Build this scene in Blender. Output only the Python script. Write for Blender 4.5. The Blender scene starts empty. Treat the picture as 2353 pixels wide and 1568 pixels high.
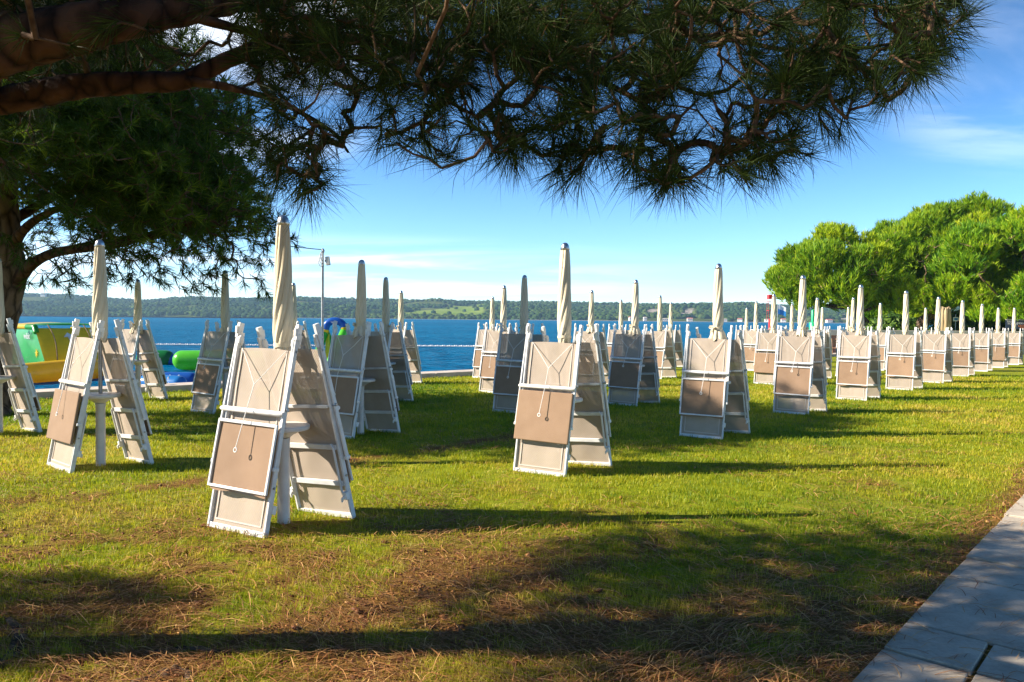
import bpy, bmesh, math, random
import numpy as np
from mathutils import Matrix, Vector

random.seed(7)
rng = np.random.default_rng(7)
scene = bpy.context.scene
col = scene.collection
R = math.radians

# ------------------------------------------------------------------ camera
FPX, CX, CY = 1700.0, 1176.5, 784.0          # focal length and centre in a 2353-px-wide frame
CAM_H = 1.6
camd = bpy.data.cameras.new('camera')
camd.sensor_width = 36.0
camd.lens = FPX / 2353.0 * 36.0
camd.clip_start = 0.05
camd.clip_end = 20000
cam = bpy.data.objects.new('camera', camd)
col.objects.link(cam)
CM = (Matrix.Translation((0, 0, CAM_H)) @ Matrix.Rotation(R(90 - 1.75), 4, 'X') @ Matrix.Rotation(R(0.56), 4, 'Z'))
cam.matrix_world = CM
scene.camera = cam
CR = np.array(CM.to_3x3())


def at(px, py, Y):
    """World point seen at (px, py) of the 2353-wide frame at distance Y ahead."""
    d = CR @ np.array([(px - CX) / FPX, -(py - CY) / FPX, -1.0])
    p = d * (Y / d[1])
    return np.array([p[0], p[1], p[2] + CAM_H])


def onz(px, py, z):
    d = CR @ np.array([(px - CX) / FPX, -(py - CY) / FPX, -1.0])
    k = (z - CAM_H) / d[2]
    return np.array([d[0] * k, d[1] * k, z])


# ------------------------------------------------------------------ light
SUN_EL, SUN_AZ = 28.5, 185.2                 # azimuth in the maths sense: 180 = from -X
sun_vec = Vector((math.cos(R(SUN_EL)) * math.cos(R(SUN_AZ)), math.cos(R(SUN_EL)) * math.sin(R(SUN_AZ)), math.sin(R(SUN_EL))))
sd = bpy.data.lights.new('sun', 'SUN')
sd.energy = 5.0
sd.angle = R(0.5)
sd.color = (1.0, 0.90, 0.76)
sun = bpy.data.objects.new('sun', sd)
sun.rotation_euler = (-sun_vec).to_track_quat('-Z', 'Y').to_euler()
col.objects.link(sun)

scene.view_settings.view_transform = 'Standard'
scene.view_settings.look = 'None'
scene.view_settings.gamma = 1
scene.view_settings.exposure = 1.38
scene.cycles.max_bounces = 8
scene.cycles.transparent_max_bounces = 24
scene.cycles.volume_bounces = 0
scene.cycles.use_denoising = True

world = bpy.data.worlds.new('World')
scene.world = world
world.use_nodes = True
wt = world.node_tree
wt.nodes.clear()
WN, WL = wt.nodes, wt.links


def wmath(op, a, b=None, clamp=False):
    n = WN.new('ShaderNodeMath'); n.operation = op; n.use_clamp = clamp
    for i, v in enumerate((a, b)):
        if v is None: continue
        if isinstance(v, (int, float)): n.inputs[i].default_value = v
        else: WL.new(v, n.inputs[i])
    return n.outputs[0]


def wrange(v, a, b, c=0.0, d=1.0):
    n = WN.new('ShaderNodeMapRange'); n.interpolation_type = 'SMOOTHSTEP'
    WL.new(v, n.inputs['Value'])
    n.inputs['From Min'].default_value = a; n.inputs['From Max'].default_value = b
    n.inputs['To Min'].default_value = c; n.inputs['To Max'].default_value = d
    return n.outputs['Result']


sky = WN.new('ShaderNodeTexSky')
sky.sky_type = 'NISHITA'
sky.sun_disc = False
sky.sun_elevation = R(SUN_EL)
sky.sun_rotation = R(90 - SUN_AZ)
sky.air_density = 0.9
sky.dust_density = 0.0
sky.ozone_density = 6.0
hsv = WN.new('ShaderNodeHueSaturation')
hsv.inputs['Saturation'].default_value = 1.12
hsv.inputs['Value'].default_value = 1.0
WL.new(sky.outputs[0], hsv.inputs['Color'])
tc = WN.new('ShaderNodeTexCoord')
sep = WN.new('ShaderNodeSeparateXYZ')
WL.new(tc.outputs['Generated'], sep.inputs[0])
zz = wmath('MAXIMUM', sep.outputs['Z'], 0.0)
den = wmath('ADD', zz, 0.12)
comb = WN.new('ShaderNodeCombineXYZ')
WL.new(wmath('DIVIDE', sep.outputs['X'], den), comb.inputs['X'])
WL.new(wmath('DIVIDE', sep.outputs['Y'], den), comb.inputs['Y'])
cn = WN.new('ShaderNodeTexNoise')
cn.inputs['Scale'].default_value = 1.15
cn.inputs['Detail'].default_value = 7
cn.inputs['Roughness'].default_value = 0.58
cn.inputs['Distortion'].default_value = 0.6
mp = WN.new('ShaderNodeMapping')
mp.inputs['Scale'].default_value = (0.45, 1.25, 1)
mp.inputs['Location'].default_value = (3.1, 1.7, 0)
WL.new(comb.outputs[0], mp.inputs['Vector'])
WL.new(mp.outputs[0], cn.inputs['Vector'])
cl = wrange(cn.outputs['Fac'], 0.40, 0.66)


def wblob(px, py, inner, outer):
    d = CR @ np.array([(px - CX) / FPX, -(py - CY) / FPX, -1.0]); d /= np.linalg.norm(d)
    n = WN.new('ShaderNodeVectorMath'); n.operation = 'DOT_PRODUCT'
    WL.new(tc.outputs['Generated'], n.inputs[0]); n.inputs[1].default_value = tuple(d)
    return wrange(n.outputs['Value'], math.cos(R(outer)), math.cos(R(inner)))


band = wmath('MULTIPLY', wrange(zz, 0.012, 0.035), wrange(zz, 0.115, 0.06))
leftw = wrange(sep.outputs['X'], 0.30, -0.15)
m1 = wmath('MULTIPLY', band, leftw)
m2 = wmath('MULTIPLY', wblob(2330, 110, 2.0, 9.0), 0.4)
m3 = wblob(420, -60, 6.0, 17.0)
mask = wmath('MAXIMUM', wmath('MAXIMUM', m1, m2), m3)
cfac = wmath('MULTIPLY', wmath('MULTIPLY', cl, mask), 0.62, True)
mix = WN.new('ShaderNodeMix'); mix.data_type = 'RGBA'
WL.new(cfac, mix.inputs['Factor'])
hg = WN.new('ShaderNodeVectorMath'); hg.operation = 'SCALE'      # a clear horizon, a deep zenith
WL.new(hsv.outputs[0], hg.inputs[0]); WL.new(wrange(zz, 0.02, 0.45, 1.5, 0.70), hg.inputs['Scale'])
WL.new(hg.outputs[0], mix.inputs['A'])
mix.inputs['B'].default_value = (11.5, 12.0, 12.8, 1)
bg = WN.new('ShaderNodeBackground')
bg.inputs['Strength'].default_value = 0.072
WL.new(mix.outputs['Result'], bg.inputs['Color'])
wo = WN.new('ShaderNodeOutputWorld')
WL.new(bg.outputs[0], wo.inputs['Surface'])


# ------------------------------------------------------------------ helpers
def tag(o, label=None, cat=None, group=None, kind=None):
    if label: o['label'] = label
    if cat: o['category'] = cat
    if group: o['group'] = group
    if kind: o['kind'] = kind
    return o


def link(name, me, parent=None):
    o = bpy.data.objects.new(name, me)
    col.objects.link(o)
    if parent is not None: o.parent = parent
    return o


def empty(name, loc=(0, 0, 0), rot=(0, 0, 0), scale=(1, 1, 1)):
    o = bpy.data.objects.new(name, None)
    o.empty_display_size = 0.1
    o.location = loc; o.rotation_euler = rot; o.scale = scale
    col.objects.link(o)
    return o


def raw_mesh(name, V, faces, mat, smooth=False, attrs=None):
    """V (n,3) array, faces (m,k) index array or list of such arrays."""
    me = bpy.data.meshes.new(name)
    if not isinstance(faces, list): faces = [faces]
    faces = [np.asarray(f, dtype=np.int32) for f in faces if len(f)]
    V = np.asarray(V, dtype=np.float32)
    me.vertices.add(len(V)); me.vertices.foreach_set('co', V.ravel())
    lv = np.concatenate([f.ravel() for f in faces])
    tot = np.concatenate([np.full(len(f), f.shape[1], np.int32) for f in faces])
    st = np.concatenate([[0], np.cumsum(tot)[:-1]]).astype(np.int32)
    me.loops.add(len(lv)); me.loops.foreach_set('vertex_index', lv)
    me.polygons.add(len(tot)); me.polygons.foreach_set('loop_start', st)
    me.update(calc_edges=True)
    if attrs:
        for k, a in attrs.items():
            at_ = me.attributes.new(k, 'FLOAT', 'POINT')
            at_.data.foreach_set('value', np.asarray(a, dtype=np.float32))
    if mat: me.materials.append(mat)
    if smooth: me.polygons.foreach_set('use_smooth', np.ones(len(tot), bool))
    return me


class MB:
    def __init__(self): self.v = []; self.f = []
    def add(self, vs, fs):
        o = len(self.v); self.v += [tuple(map(float, p)) for p in vs]; self.f += [tuple(i + o for i in f) for f in fs]; return self
    def box(self, c, s, M=None):
        vs = [Vector((sx * s[0] / 2, sy * s[1] / 2, sz * s[2] / 2)) for sx in (-1, 1) for sy in (-1, 1) for sz in (-1, 1)]
        if M is not None: vs = [M @ p for p in vs]
        vs = [p + Vector(c) for p in vs]
        return self.add(vs, [(0, 1, 3, 2), (4, 6, 7, 5), (0, 4, 5, 1), (2, 3, 7, 6), (0, 2, 6, 4), (1, 5, 7, 3)])
    def bar(self, a, b, w, h, up=(0, 1, 0)):
        a, b = Vector(a), Vector(b); d = b - a; L = d.length; d.normalize()
        u = Vector(up); u = (u - d * u.dot(d))
        if u.length < 1e-4: u = Vector((1, 0, 0)) - d * d.x
        u.normalize(); s = d.cross(u)
        M = Matrix((s, u, d)).transposed()
        return self.box((a + b) / 2, (w, h, L), M)
    def tube(self, pts, r, k=8, caps=True, closed=False):
        pts = [Vector(p) for p in pts]; n = len(pts)
        rs = r if isinstance(r, (list, tuple, np.ndarray)) else [r] * n
        vs = []; prev = None
        for i, p in enumerate(pts):
            if closed: d = pts[(i + 1) % n] - pts[i - 1]
            else: d = pts[min(i + 1, n - 1)] - pts[max(i - 1, 0)]
            d.normalize()
            u = prev if prev is not None else (Vector((0, 0, 1)) if abs(d.z) < 0.9 else Vector((1, 0, 0)))
            u = u - d * u.dot(d); u.normalize(); prev = u
            w = d.cross(u)
            for j in range(k):
                t = 2 * math.pi * j / k
                vs.append(p + (u * math.cos(t) + w * math.sin(t)) * rs[i])
        fs = []
        m = n if closed else n - 1
        for i in range(m):
            for j in range(k):
                a = i * k + j; b = i * k + (j + 1) % k; i2 = (i + 1) % n
                fs.append((a, b, i2 * k + (j + 1) % k, i2 * k + j))
        if caps and not closed:
            fs.append(tuple(range(k - 1, -1, -1))); fs.append(tuple((n - 1) * k + j for j in range(k)))
        return self.add(vs, fs)
    def lathe(self, prof, k=24, c=(0, 0, 0)):
        vs = []; n = len(prof)
        for r, z in prof:
            for j in range(k):
                t = 2 * math.pi * j / k
                vs.append((c[0] + r * math.cos(t), c[1] + r * math.sin(t), c[2] + z))
        fs = [(i * k + j, i * k + (j + 1) % k, (i + 1) * k + (j + 1) % k, (i + 1) * k + j) for i in range(n - 1) for j in range(k)]
        fs.append(tuple(range(k - 1, -1, -1))); fs.append(tuple((n - 1) * k + j for j in range(k)))
        return self.add(vs, fs)
    def mesh(self, name, mat, smooth=False, bevel=0.0):
        me = bpy.data.meshes.new(name)
        me.from_pydata(self.v, [], self.f)
        bm = bmesh.new(); bm.from_mesh(me)
        bmesh.ops.recalc_face_normals(bm, faces=bm.faces)
        if bevel:
            es = [e for e in bm.edges if len(e.link_faces) == 2 and e.calc_face_angle(0) > 0.6]
            bmesh.ops.bevel(bm, geom=es, offset=bevel, segments=2, affect='EDGES', profile=0.5)
        if smooth:
            for f in bm.faces: f.smooth = True
            for e in bm.edges:
                if len(e.link_faces) == 2 and e.calc_face_angle(0) > 0.7: e.smooth = False
        bm.to_mesh(me); bm.free()
        me.materials.append(mat)
        return me
    def build(self, name, mat, parent=None, smooth=False, bevel=0.0):
        return link(name, self.mesh(name, mat, smooth, bevel), parent)


def copy_tree(o, parent=None):
    c = o.copy(); col.objects.link(c)
    if parent is not None: c.parent = parent
    for ch in list(o.children): copy_tree(ch, c)
    return c


# value noise on numpy arrays
def _hash(ix, iy, seed):
    n = (ix.astype(np.int64) * 374761393 + iy.astype(np.int64) * 668265263 + seed * 982451653) & 0x7fffffff
    n = ((n ^ (n >> 13)) * 1274126177) & 0x7fffffff
    return ((n ^ (n >> 16)) & 0xffff) / 65535.0


def vnoise(x, y, seed=0):
    x = np.asarray(x, float); y = np.asarray(y, float)
    ix, iy = np.floor(x), np.floor(y); fx, fy = x - ix, y - iy
    fx = fx * fx * (3 - 2 * fx); fy = fy * fy * (3 - 2 * fy)
    a = _hash(ix, iy, seed); b = _hash(ix + 1, iy, seed); c = _hash(ix, iy + 1, seed); d = _hash(ix + 1, iy + 1, seed)
    return (a * (1 - fx) + b * fx) * (1 - fy) + (c * (1 - fx) + d * fx) * fy


def fbm(x, y, seed=0, o=4):
    s = 0; a = 0.5; t = 0
    for i in range(o):
        s = s + a * vnoise(np.asarray(x) * 2 ** i, np.asarray(y) * 2 ** i, seed + i); t += a; a *= 0.5
    return s / t


def sstep(a, b, x):
    t = np.clip((np.asarray(x, float) - a) / (b - a), 0, 1)
    return t * t * (3 - 2 * t)


# ------------------------------------------------------------------ materials
def new_mat(name):
    m = bpy.data.materials.new(name); m.use_nodes = True
    nt = m.node_tree; nt.nodes.clear()
    out = nt.nodes.new('ShaderNodeOutputMaterial')
    return m, nt, out


def ncoord(nt, kind='Object', scale=(1, 1, 1)):
    t = nt.nodes.new('ShaderNodeTexCoord'); mp = nt.nodes.new('ShaderNodeMapping')
    mp.inputs['Scale'].default_value = scale
    nt.links.new(t.outputs[kind], mp.inputs['Vector'])
    return mp.outputs[0]


def noise(nt, vec, scale, detail=4, rough=0.55):
    n = nt.nodes.new('ShaderNodeTexNoise')
    n.inputs['Scale'].default_value = scale; n.inputs['Detail'].default_value = detail; n.inputs['Roughness'].default_value = rough
    if vec is not None: nt.links.new(vec, n.inputs['Vector'])
    return n.outputs['Fac']


def ramp(nt, fac, stops):
    n = nt.nodes.new('ShaderNodeValToRGB')
    e = n.color_ramp.elements
    while len(e) < len(stops): e.new(0.5)
    for i, (p, c) in enumerate(stops):
        e[i].position = p; e[i].color = (*c, 1)
    nt.links.new(fac, n.inputs['Fac'])
    return n.outputs['Color']


def bump(nt, h, strength, dist=0.01):
    b = nt.nodes.new('ShaderNodeBump'); b.inputs['Strength'].default_value = strength; b.inputs['Distance'].default_value = dist
    nt.links.new(h, b.inputs['Height'])
    return b.outputs['Normal']


def noisy(name, c0, c1, scale=6, rough=0.5, metallic=0.0, bumpy=0.0, bscale=None, lo=0.35, hi=0.65, sc=(1, 1, 1), kind='Object', spec=0.5, coat=0.0):
    m, nt, out = new_mat(name)
    v = ncoord(nt, kind, sc)
    f = noise(nt, v, scale)
    p = nt.nodes.new('ShaderNodeBsdfPrincipled')
    nt.links.new(ramp(nt, f, [(lo, c0), (hi, c1)]), p.inputs['Base Color'])
    p.inputs['Roughness'].default_value = rough; p.inputs['Metallic'].default_value = metallic
    p.inputs['Specular IOR Level'].default_value = spec
    if coat: p.inputs['Coat Weight'].default_value = coat
    if bumpy:
        nt.links.new(bump(nt, noise(nt, v, bscale or scale * 4, 5), bumpy), p.inputs['Normal'])
    nt.links.new(p.outputs[0], out.inputs['Surface'])
    return m


def leafy(name, stops, transl=0.35, rough=0.55, attr='tint', spec=0.3):
    m, nt, out = new_mat(name)
    a = nt.nodes.new('ShaderNodeAttribute'); a.attribute_name = attr
    c = ramp(nt, a.outputs['Fac'], stops)
    p = nt.nodes.new('ShaderNodeBsdfPrincipled'); p.inputs['Roughness'].default_value = rough
    p.inputs['Specular IOR Level'].default_value = spec
    nt.links.new(c, p.inputs['Base Color'])
    t = nt.nodes.new('ShaderNodeBsdfTranslucent'); nt.links.new(c, t.inputs['Color'])
    mx = nt.nodes.new('ShaderNodeMixShader'); mx.inputs[0].default_value = transl
    nt.links.new(p.outputs[0], mx.inputs[1]); nt.links.new(t.outputs[0], mx.inputs[2])
    nt.links.new(mx.outputs[0], out.inputs['Surface'])
    return m


M = {}
M['white'] = noisy('white_painted_aluminium', (0.56, 0.56, 0.55), (0.70, 0.70, 0.69), 9, 0.38, lo=0.3, hi=0.6)
M['plastic'] = noisy('white_plastic', (0.70, 0.69, 0.66), (0.80, 0.79, 0.76), 14, 0.5)
M['metal'] = noisy('bolt_metal', (0.25, 0.25, 0.25), (0.4, 0.4, 0.4), 30, 0.35, 0.9)
M['chrome'] = noisy('chrome_cap', (0.5, 0.49, 0.48), (0.62, 0.61, 0.60), 20, 0.3, 1.0)
M['pole'] = noisy('grey_pole', (0.30, 0.31, 0.32), (0.42, 0.43, 0.44), 8, 0.45, 0.5)
M['table'] = noisy('table_plastic', (0.66, 0.62, 0.58), (0.76, 0.73, 0.69), 7, 0.45)
M['tubebar'] = noisy('cross_tube', (0.62, 0.60, 0.58), (0.80, 0.79, 0.77), 18, 0.4, sc=(1, 4, 4))
M['cord'] = noisy('white_cord', (0.72, 0.70, 0.66), (0.82, 0.80, 0.76), 60, 0.8)


def cloth_mat(name, c0, c1, weave, open_, bumpy=0.25):
    m, nt, out = new_mat(name)
    v = ncoord(nt, 'Object')
    oi = nt.nodes.new('ShaderNodeObjectInfo')
    big = noise(nt, v, 5, 4)
    colr = ramp(nt, big, [(0.3, c0), (0.7, c1)])
    hs = nt.nodes.new('ShaderNodeHueSaturation')
    mr = nt.nodes.new('ShaderNodeMapRange'); nt.links.new(oi.outputs['Random'], mr.inputs['Value'])
    mr.inputs['To Min'].default_value = 0.9; mr.inputs['To Max'].default_value = 1.08
    nt.links.new(mr.outputs[0], hs.inputs['Value']); nt.links.new(colr, hs.inputs['Color'])
    w1 = nt.nodes.new('ShaderNodeTexWave'); w1.bands_direction = 'DIAGONAL'; w1.inputs['Scale'].default_value = weave
    nt.links.new(v, w1.inputs['Vector'])
    w2 = nt.nodes.new('ShaderNodeTexWave'); w2.bands_direction = 'Z'; w2.inputs['Scale'].default_value = weave * 1.6
    nt.links.new(v, w2.inputs['Vector'])
    mm = nt.nodes.new('ShaderNodeMath'); mm.operation = 'MULTIPLY'
    nt.links.new(w1.outputs['Fac'], mm.inputs[0]); nt.links.new(w2.outputs['Fac'], mm.inputs[1])
    mxc = nt.nodes.new('ShaderNodeMix'); mxc.data_type = 'RGBA'; mxc.blend_type = 'MULTIPLY'
    mxc.inputs['B'].default_value = (0.72, 0.70, 0.68, 1)
    fm = nt.nodes.new('ShaderNodeMath'); fm.operation = 'MULTIPLY'; fm.inputs[1].default_value = 0.8
    nt.links.new(mm.outputs[0], fm.inputs[0]); nt.links.new(fm.outputs[0], mxc.inputs['Factor'])
    nt.links.new(hs.outputs[0], mxc.inputs['A'])
    p = nt.nodes.new('ShaderNodeBsdfPrincipled'); p.inputs['Roughness'].default_value = 0.75; p.inputs['Specular IOR Level'].default_value = 0.25
    nt.links.new(mxc.outputs['Result'], p.inputs['Base Color'])
    nt.links.new(bump(nt, mm.outputs[0], bumpy, 0.002), p.inputs['Normal'])
    tl = nt.nodes.new('ShaderNodeBsdfTranslucent'); nt.links.new(mxc.outputs['Result'], tl.inputs['Color'])
    m1_ = nt.nodes.new('ShaderNodeMixShader'); m1_.inputs[0].default_value = 0.06
    nt.links.new(p.outputs[0], m1_.inputs[1]); nt.links.new(tl.outputs[0], m1_.inputs[2])
    tr = nt.nodes.new('ShaderNodeBsdfTransparent')
    m2_ = nt.nodes.new('ShaderNodeMixShader'); m2_.inputs[0].default_value = open_
    nt.links.new(m1_.outputs[0], m2_.inputs[1]); nt.links.new(tr.outputs[0], m2_.inputs[2])
    nt.links.new(m2_.outputs[0], out.inputs['Surface'])
    return m


M['sling'] = cloth_mat('taupe_mesh_sling', (0.40, 0.33, 0.26), (0.465, 0.385, 0.31), 30, 0.08, 0.5)
M['seam'] = noisy('sling_seam', (0.48, 0.42, 0.36), (0.54, 0.47, 0.41), 12, 0.7)
M['shade'] = cloth_mat('brown_shade_fabric', (0.28, 0.18, 0.112), (0.33, 0.218, 0.14), 90, 0.0, 0.1)
M['canvas'] = noisy('cream_canvas', (0.60, 0.51, 0.36), (0.70, 0.61, 0.45), 5, 0.85, bumpy=0.06, bscale=90, sc=(1, 1, 0.4), spec=0.1)
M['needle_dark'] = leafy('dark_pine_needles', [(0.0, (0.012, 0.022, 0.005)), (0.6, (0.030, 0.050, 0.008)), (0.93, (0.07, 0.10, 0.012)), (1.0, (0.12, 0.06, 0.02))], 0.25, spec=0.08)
M['needle_mid'] = leafy('pine_needles', [(0.0, (0.018, 0.040, 0.007)), (0.6, (0.065, 0.120, 0.011)), (1.0, (0.21, 0.28, 0.016))], 0.35, spec=0.1)
M['needle_bright'] = leafy('bright_pine_needles', [(0.0, (0.05, 0.14, 0.006)), (0.35, (0.18, 0.33, 0.008)), (1.0, (0.50, 0.56, 0.015))], 0.35)
M['needle_green'] = leafy('green_pine_needles', [(0.0, (0.03, 0.13, 0.006)), (0.4, (0.17, 0.34, 0.008)), (1.0, (0.48, 0.56, 0.014))], 0.35)
M['leaf'] = leafy('shrub_leaves', [(0.0, (0.02, 0.06, 0.012)), (0.5, (0.05, 0.12, 0.016)), (1.0, (0.14, 0.22, 0.02))], 0.35)
M['grass'] = leafy('grass_blades', [(0.0, (0.10, 0.20, 0.006)), (0.35, (0.26, 0.325, 0.010)), (0.7, (0.47, 0.43, 0.016)), (1.0, (0.60, 0.45, 0.08))], 0.5, 0.5)
M['litter'] = leafy('dry_needles', [(0.0, (0.15, 0.05, 0.016)), (0.5, (0.36, 0.15, 0.045)), (1.0, (0.60, 0.36, 0.13))], 0.1, 0.6)


def bark_mat(name, c0, c1, c2, scale=9):
    m, nt, out = new_mat(name)
    v = ncoord(nt, 'Object', (1, 1, 0.45))
    vo = nt.nodes.new('ShaderNodeTexVoronoi'); vo.feature = 'DISTANCE_TO_EDGE'; vo.inputs['Scale'].default_value = scale
    nz = nt.nodes.new('ShaderNodeTexNoise'); nz.inputs['Scale'].default_value = 4; nt.links.new(v, nz.inputs['Vector'])
    va = nt.nodes.new('ShaderNodeMix'); va.data_type = 'VECTOR'; va.inputs['Factor'].default_value = 0.12
    nt.links.new(v, va.inputs['A']); nt.links.new(nz.outputs['Color'], va.inputs['B'])
    nt.links.new(va.outputs['Result'], vo.inputs['Vector'])
    n2 = noise(nt, v, 22, 5)
    mul = nt.nodes.new('ShaderNodeMath'); mul.operation = 'MULTIPLY_ADD'; mul.inputs[1].default_value = 2.2
    nt.links.new(vo.outputs['Distance'], mul.inputs[0])
    sub = nt.nodes.new('ShaderNodeMath'); sub.operation = 'MULTIPLY'; sub.inputs[1].default_value = 0.5
    nt.links.new(n2, sub.inputs[0]); nt.links.new(sub.outputs[0], mul.inputs[2])
    p = nt.nodes.new('ShaderNodeBsdfPrincipled'); p.inputs['Roughness'].default_value = 0.9; p.inputs['Specular IOR Level'].default_value = 0.15
    nt.links.new(ramp(nt, mul.outputs[0], [(0.18, c0), (0.38, c1), (0.75, c2)]), p.inputs['Base Color'])
    nt.links.new(bump(nt, mul.outputs[0], 0.9, 0.03), p.inputs['Normal'])
    nt.links.new(p.outputs[0], out.inputs['Surface'])
    return m


M['bark'] = bark_mat('pine_bark', (0.010, 0.006, 0.004), (0.040, 0.019, 0.011), (0.085, 0.042, 0.024))
M['bark_grey'] = bark_mat('grey_pine_bark', (0.02, 0.014, 0.010), (0.075, 0.05, 0.034), (0.16, 0.11, 0.078), 7)
M['twig'] = noisy('twig_bark', (0.055, 0.03, 0.018), (0.14, 0.085, 0.05), 20, 0.9, spec=0.1)
M['twig_light'] = noisy('light_twig_bark', (0.14, 0.09, 0.055), (0.26, 0.17, 0.10), 12, 0.9, spec=0.1)
M['concrete'] = noisy('quay_concrete', (0.44, 0.37, 0.31), (0.56, 0.49, 0.42), 3, 0.85, bumpy=0.2, bscale=30, sc=(1, 1, 1))
M['wallface'] = noisy('wall_cladding', (0.20, 0.09, 0.06), (0.30, 0.15, 0.10), 2.5, 0.8, bumpy=0.3, bscale=12)
M['coping'] = noisy('wall_coping', (0.55, 0.45, 0.36), (0.64, 0.54, 0.44), 3, 0.8)


def vinyl(name, c, rough=0.28):
    m = noisy(name, tuple(x * 0.88 for x in c), c, 3, rough, bumpy=0.12, bscale=3.5, spec=0.5)
    nt = m.node_tree
    pb = next(n for n in nt.nodes if n.type == 'BSDF_PRINCIPLED'); ou = next(n for n in nt.nodes if n.type == 'OUTPUT_MATERIAL')
    t = nt.nodes.new('ShaderNodeBsdfTranslucent'); nt.links.new(pb.inputs['Base Color'].links[0].from_socket, t.inputs['Color'])
    x = nt.nodes.new('ShaderNodeMixShader'); x.inputs[0].default_value = 0.38
    nt.links.new(pb.outputs[0], x.inputs[1]); nt.links.new(t.outputs[0], x.inputs[2]); nt.links.new(x.outputs[0], ou.inputs['Surface'])
    return m


M['v_green'] = vinyl('green_vinyl', (0.03, 0.34, 0.04))
M['v_lime'] = vinyl('lime_vinyl', (0.13, 0.62, 0.05))
M['v_dgreen'] = vinyl('dark_green_vinyl', (0.015, 0.22, 0.05))
M['v_yellow'] = vinyl('yellow_vinyl', (0.88, 0.58, 0.015))
M['v_blue'] = vinyl('blue_vinyl', (0.02, 0.13, 0.50))
M['v_sky'] = vinyl('light_blue_vinyl', (0.03, 0.24, 0.62))
M['v_white'] = vinyl('white_vinyl', (0.80, 0.80, 0.82))
M['v_dark'] = vinyl('navy_vinyl', (0.01, 0.03, 0.10))
M['red'] = noisy('red_paint', (0.55, 0.02, 0.02), (0.68, 0.04, 0.03), 4, 0.4)
M['bgreen'] = noisy('green_paint', (0.01, 0.36, 0.14), (0.02, 0.46, 0.19), 4, 0.4)
M['board'] = noisy('sign_board_paint', (0.012, 0.022, 0.05), (0.025, 0.04, 0.075), 5, 0.4)
M['orange'] = noisy('orange_lettering', (0.60, 0.17, 0.02), (0.66, 0.2, 0.03), 5, 0.5)
M['dark'] = noisy('dark_paint', (0.015, 0.015, 0.018), (0.03, 0.03, 0.035), 5, 0.5)
M['wood'] = noisy('brown_wood', (0.22, 0.10, 0.045), (0.34, 0.17, 0.08), 8, 0.6, sc=(1, 1, 6))
M['straw'] = noisy('dry_straw', (0.30, 0.21, 0.11), (0.55, 0.42, 0.25), 22, 0.9, bumpy=0.5, bscale=30, sc=(1, 1, 0.08))
M['house'] = noisy('white_render', (0.66, 0.63, 0.58), (0.76, 0.74, 0.70), 0.6, 0.8)
M['roof'] = noisy('red_roof_tiles', (0.36, 0.10, 0.07), (0.46, 0.16, 0.11), 0.8, 0.8)
M['window'] = noisy('window_glass', (0.03, 0.04, 0.05), (0.06, 0.07, 0.08), 1, 0.15)

# ------------------------------------------------------------------ terrain
NS = np.array([-0.68, 0.733])                # towards the sea
NA = np.array([0.733, 0.68])                 # along the shore
SHORE = 16.7
PATH_A, PATH_B = np.array([1.585, 3.31]), np.array([4.64, 6.70])
PD = (PATH_B - PATH_A) / np.linalg.norm(PATH_B - PATH_A)
PN = np.array([PD[1], -PD[0]])               # into the pavement


def gz(x, y):
    y = np.asarray(y, float); x = np.asarray(x, float)
    t = np.maximum(0, y - 8)
    z = -0.007 * t * t / (t + 2.0)
    return np.maximum(z, -0.30)


def barefac(x, y):
    """How bare of grass the ground is (0..1)."""
    x = np.asarray(x, float); y = np.asarray(y, float)
    s = x * NS[0] + y * NS[1]
    n1 = fbm(x * 1.1, y * 1.1, 3, 4); n2 = fbm(x * 3.3, y * 3.3, 11, 3); n3 = fbm(x * 0.45, y * 0.45, 23, 3)
    fg = sstep(7.2, 4.2, y + 0.35 * np.maximum(0, x - 0.3) + 0.6 * (n3 - 0.5))
    track = np.exp(-((s - 7.3 + 0.5 * (n3 - 0.5)) / 0.24) ** 2) * sstep(2.5, 0.2, x)
    b = fg * np.clip(0.40 + 1.7 * (n1 - 0.46) + 2.6 * (n2 - 0.48) + 1.6 * (fbm(x * 9, y * 9, 29, 2) - 0.5), 0.03, 1) * 0.88
    b = np.maximum(b, track * np.clip(0.45 + 2.2 * (n2 - 0.42), 0, 1))
    b = np.maximum(b, 0.55 * np.clip((n1 * 0.6 + n2 * 0.4 - 0.60) * 6, 0, 1) * sstep(16, 6, y))
    d = (x - PATH_A[0]) * PN[0] + (y - PATH_A[1]) * PN[1]
    b = np.maximum(b, sstep(-0.35, -0.02, d) * 0.75 * (y < 20))
    return np.clip(b, 0, 1)


def axis(segs):
    out = []
    for a, b, st in segs: out += list(np.arange(a, b, st))
    out.append(segs[-1][1]); return np.array(out)


gx = axis([(-260, -40, 20), (-40, -8, 1.6), (-8, 9, 0.09), (9, 40, 1.5), (40, 300, 20)])
gy = axis([(-120, -4, 8), (-4, 2, 0.6), (2, 12, 0.09), (12, 40, 0.7), (40, 60, 2)])
GX, GY = np.meshgrid(gx, gy)
sv = GX * NS[0] + GY * NS[1]
over = np.maximum(0, sv - SHORE)             # pull the sea edge back onto the shore line
X2 = GX - over * NS[0]; Y2 = GY - over * NS[1]
Zg = gz(X2, Y2) + 0.012 * (fbm(X2 * 5, Y2 * 5, 40, 3) - 0.5) * (np.abs(X2) < 12)
V = np.stack([X2, Y2, Zg], -1).reshape(-1, 3)
nx_, ny_ = len(gx), len(gy)
I = np.arange(nx_ * ny_).reshape(ny_, nx_)
F_ = np.stack([I[:-1, :-1], I[:-1, 1:], I[1:, 1:], I[1:, :-1]], -1).reshape(-1, 4)
so = sv.reshape(-1)[F_].min(1); F_ = F_[so < SHORE]

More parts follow.
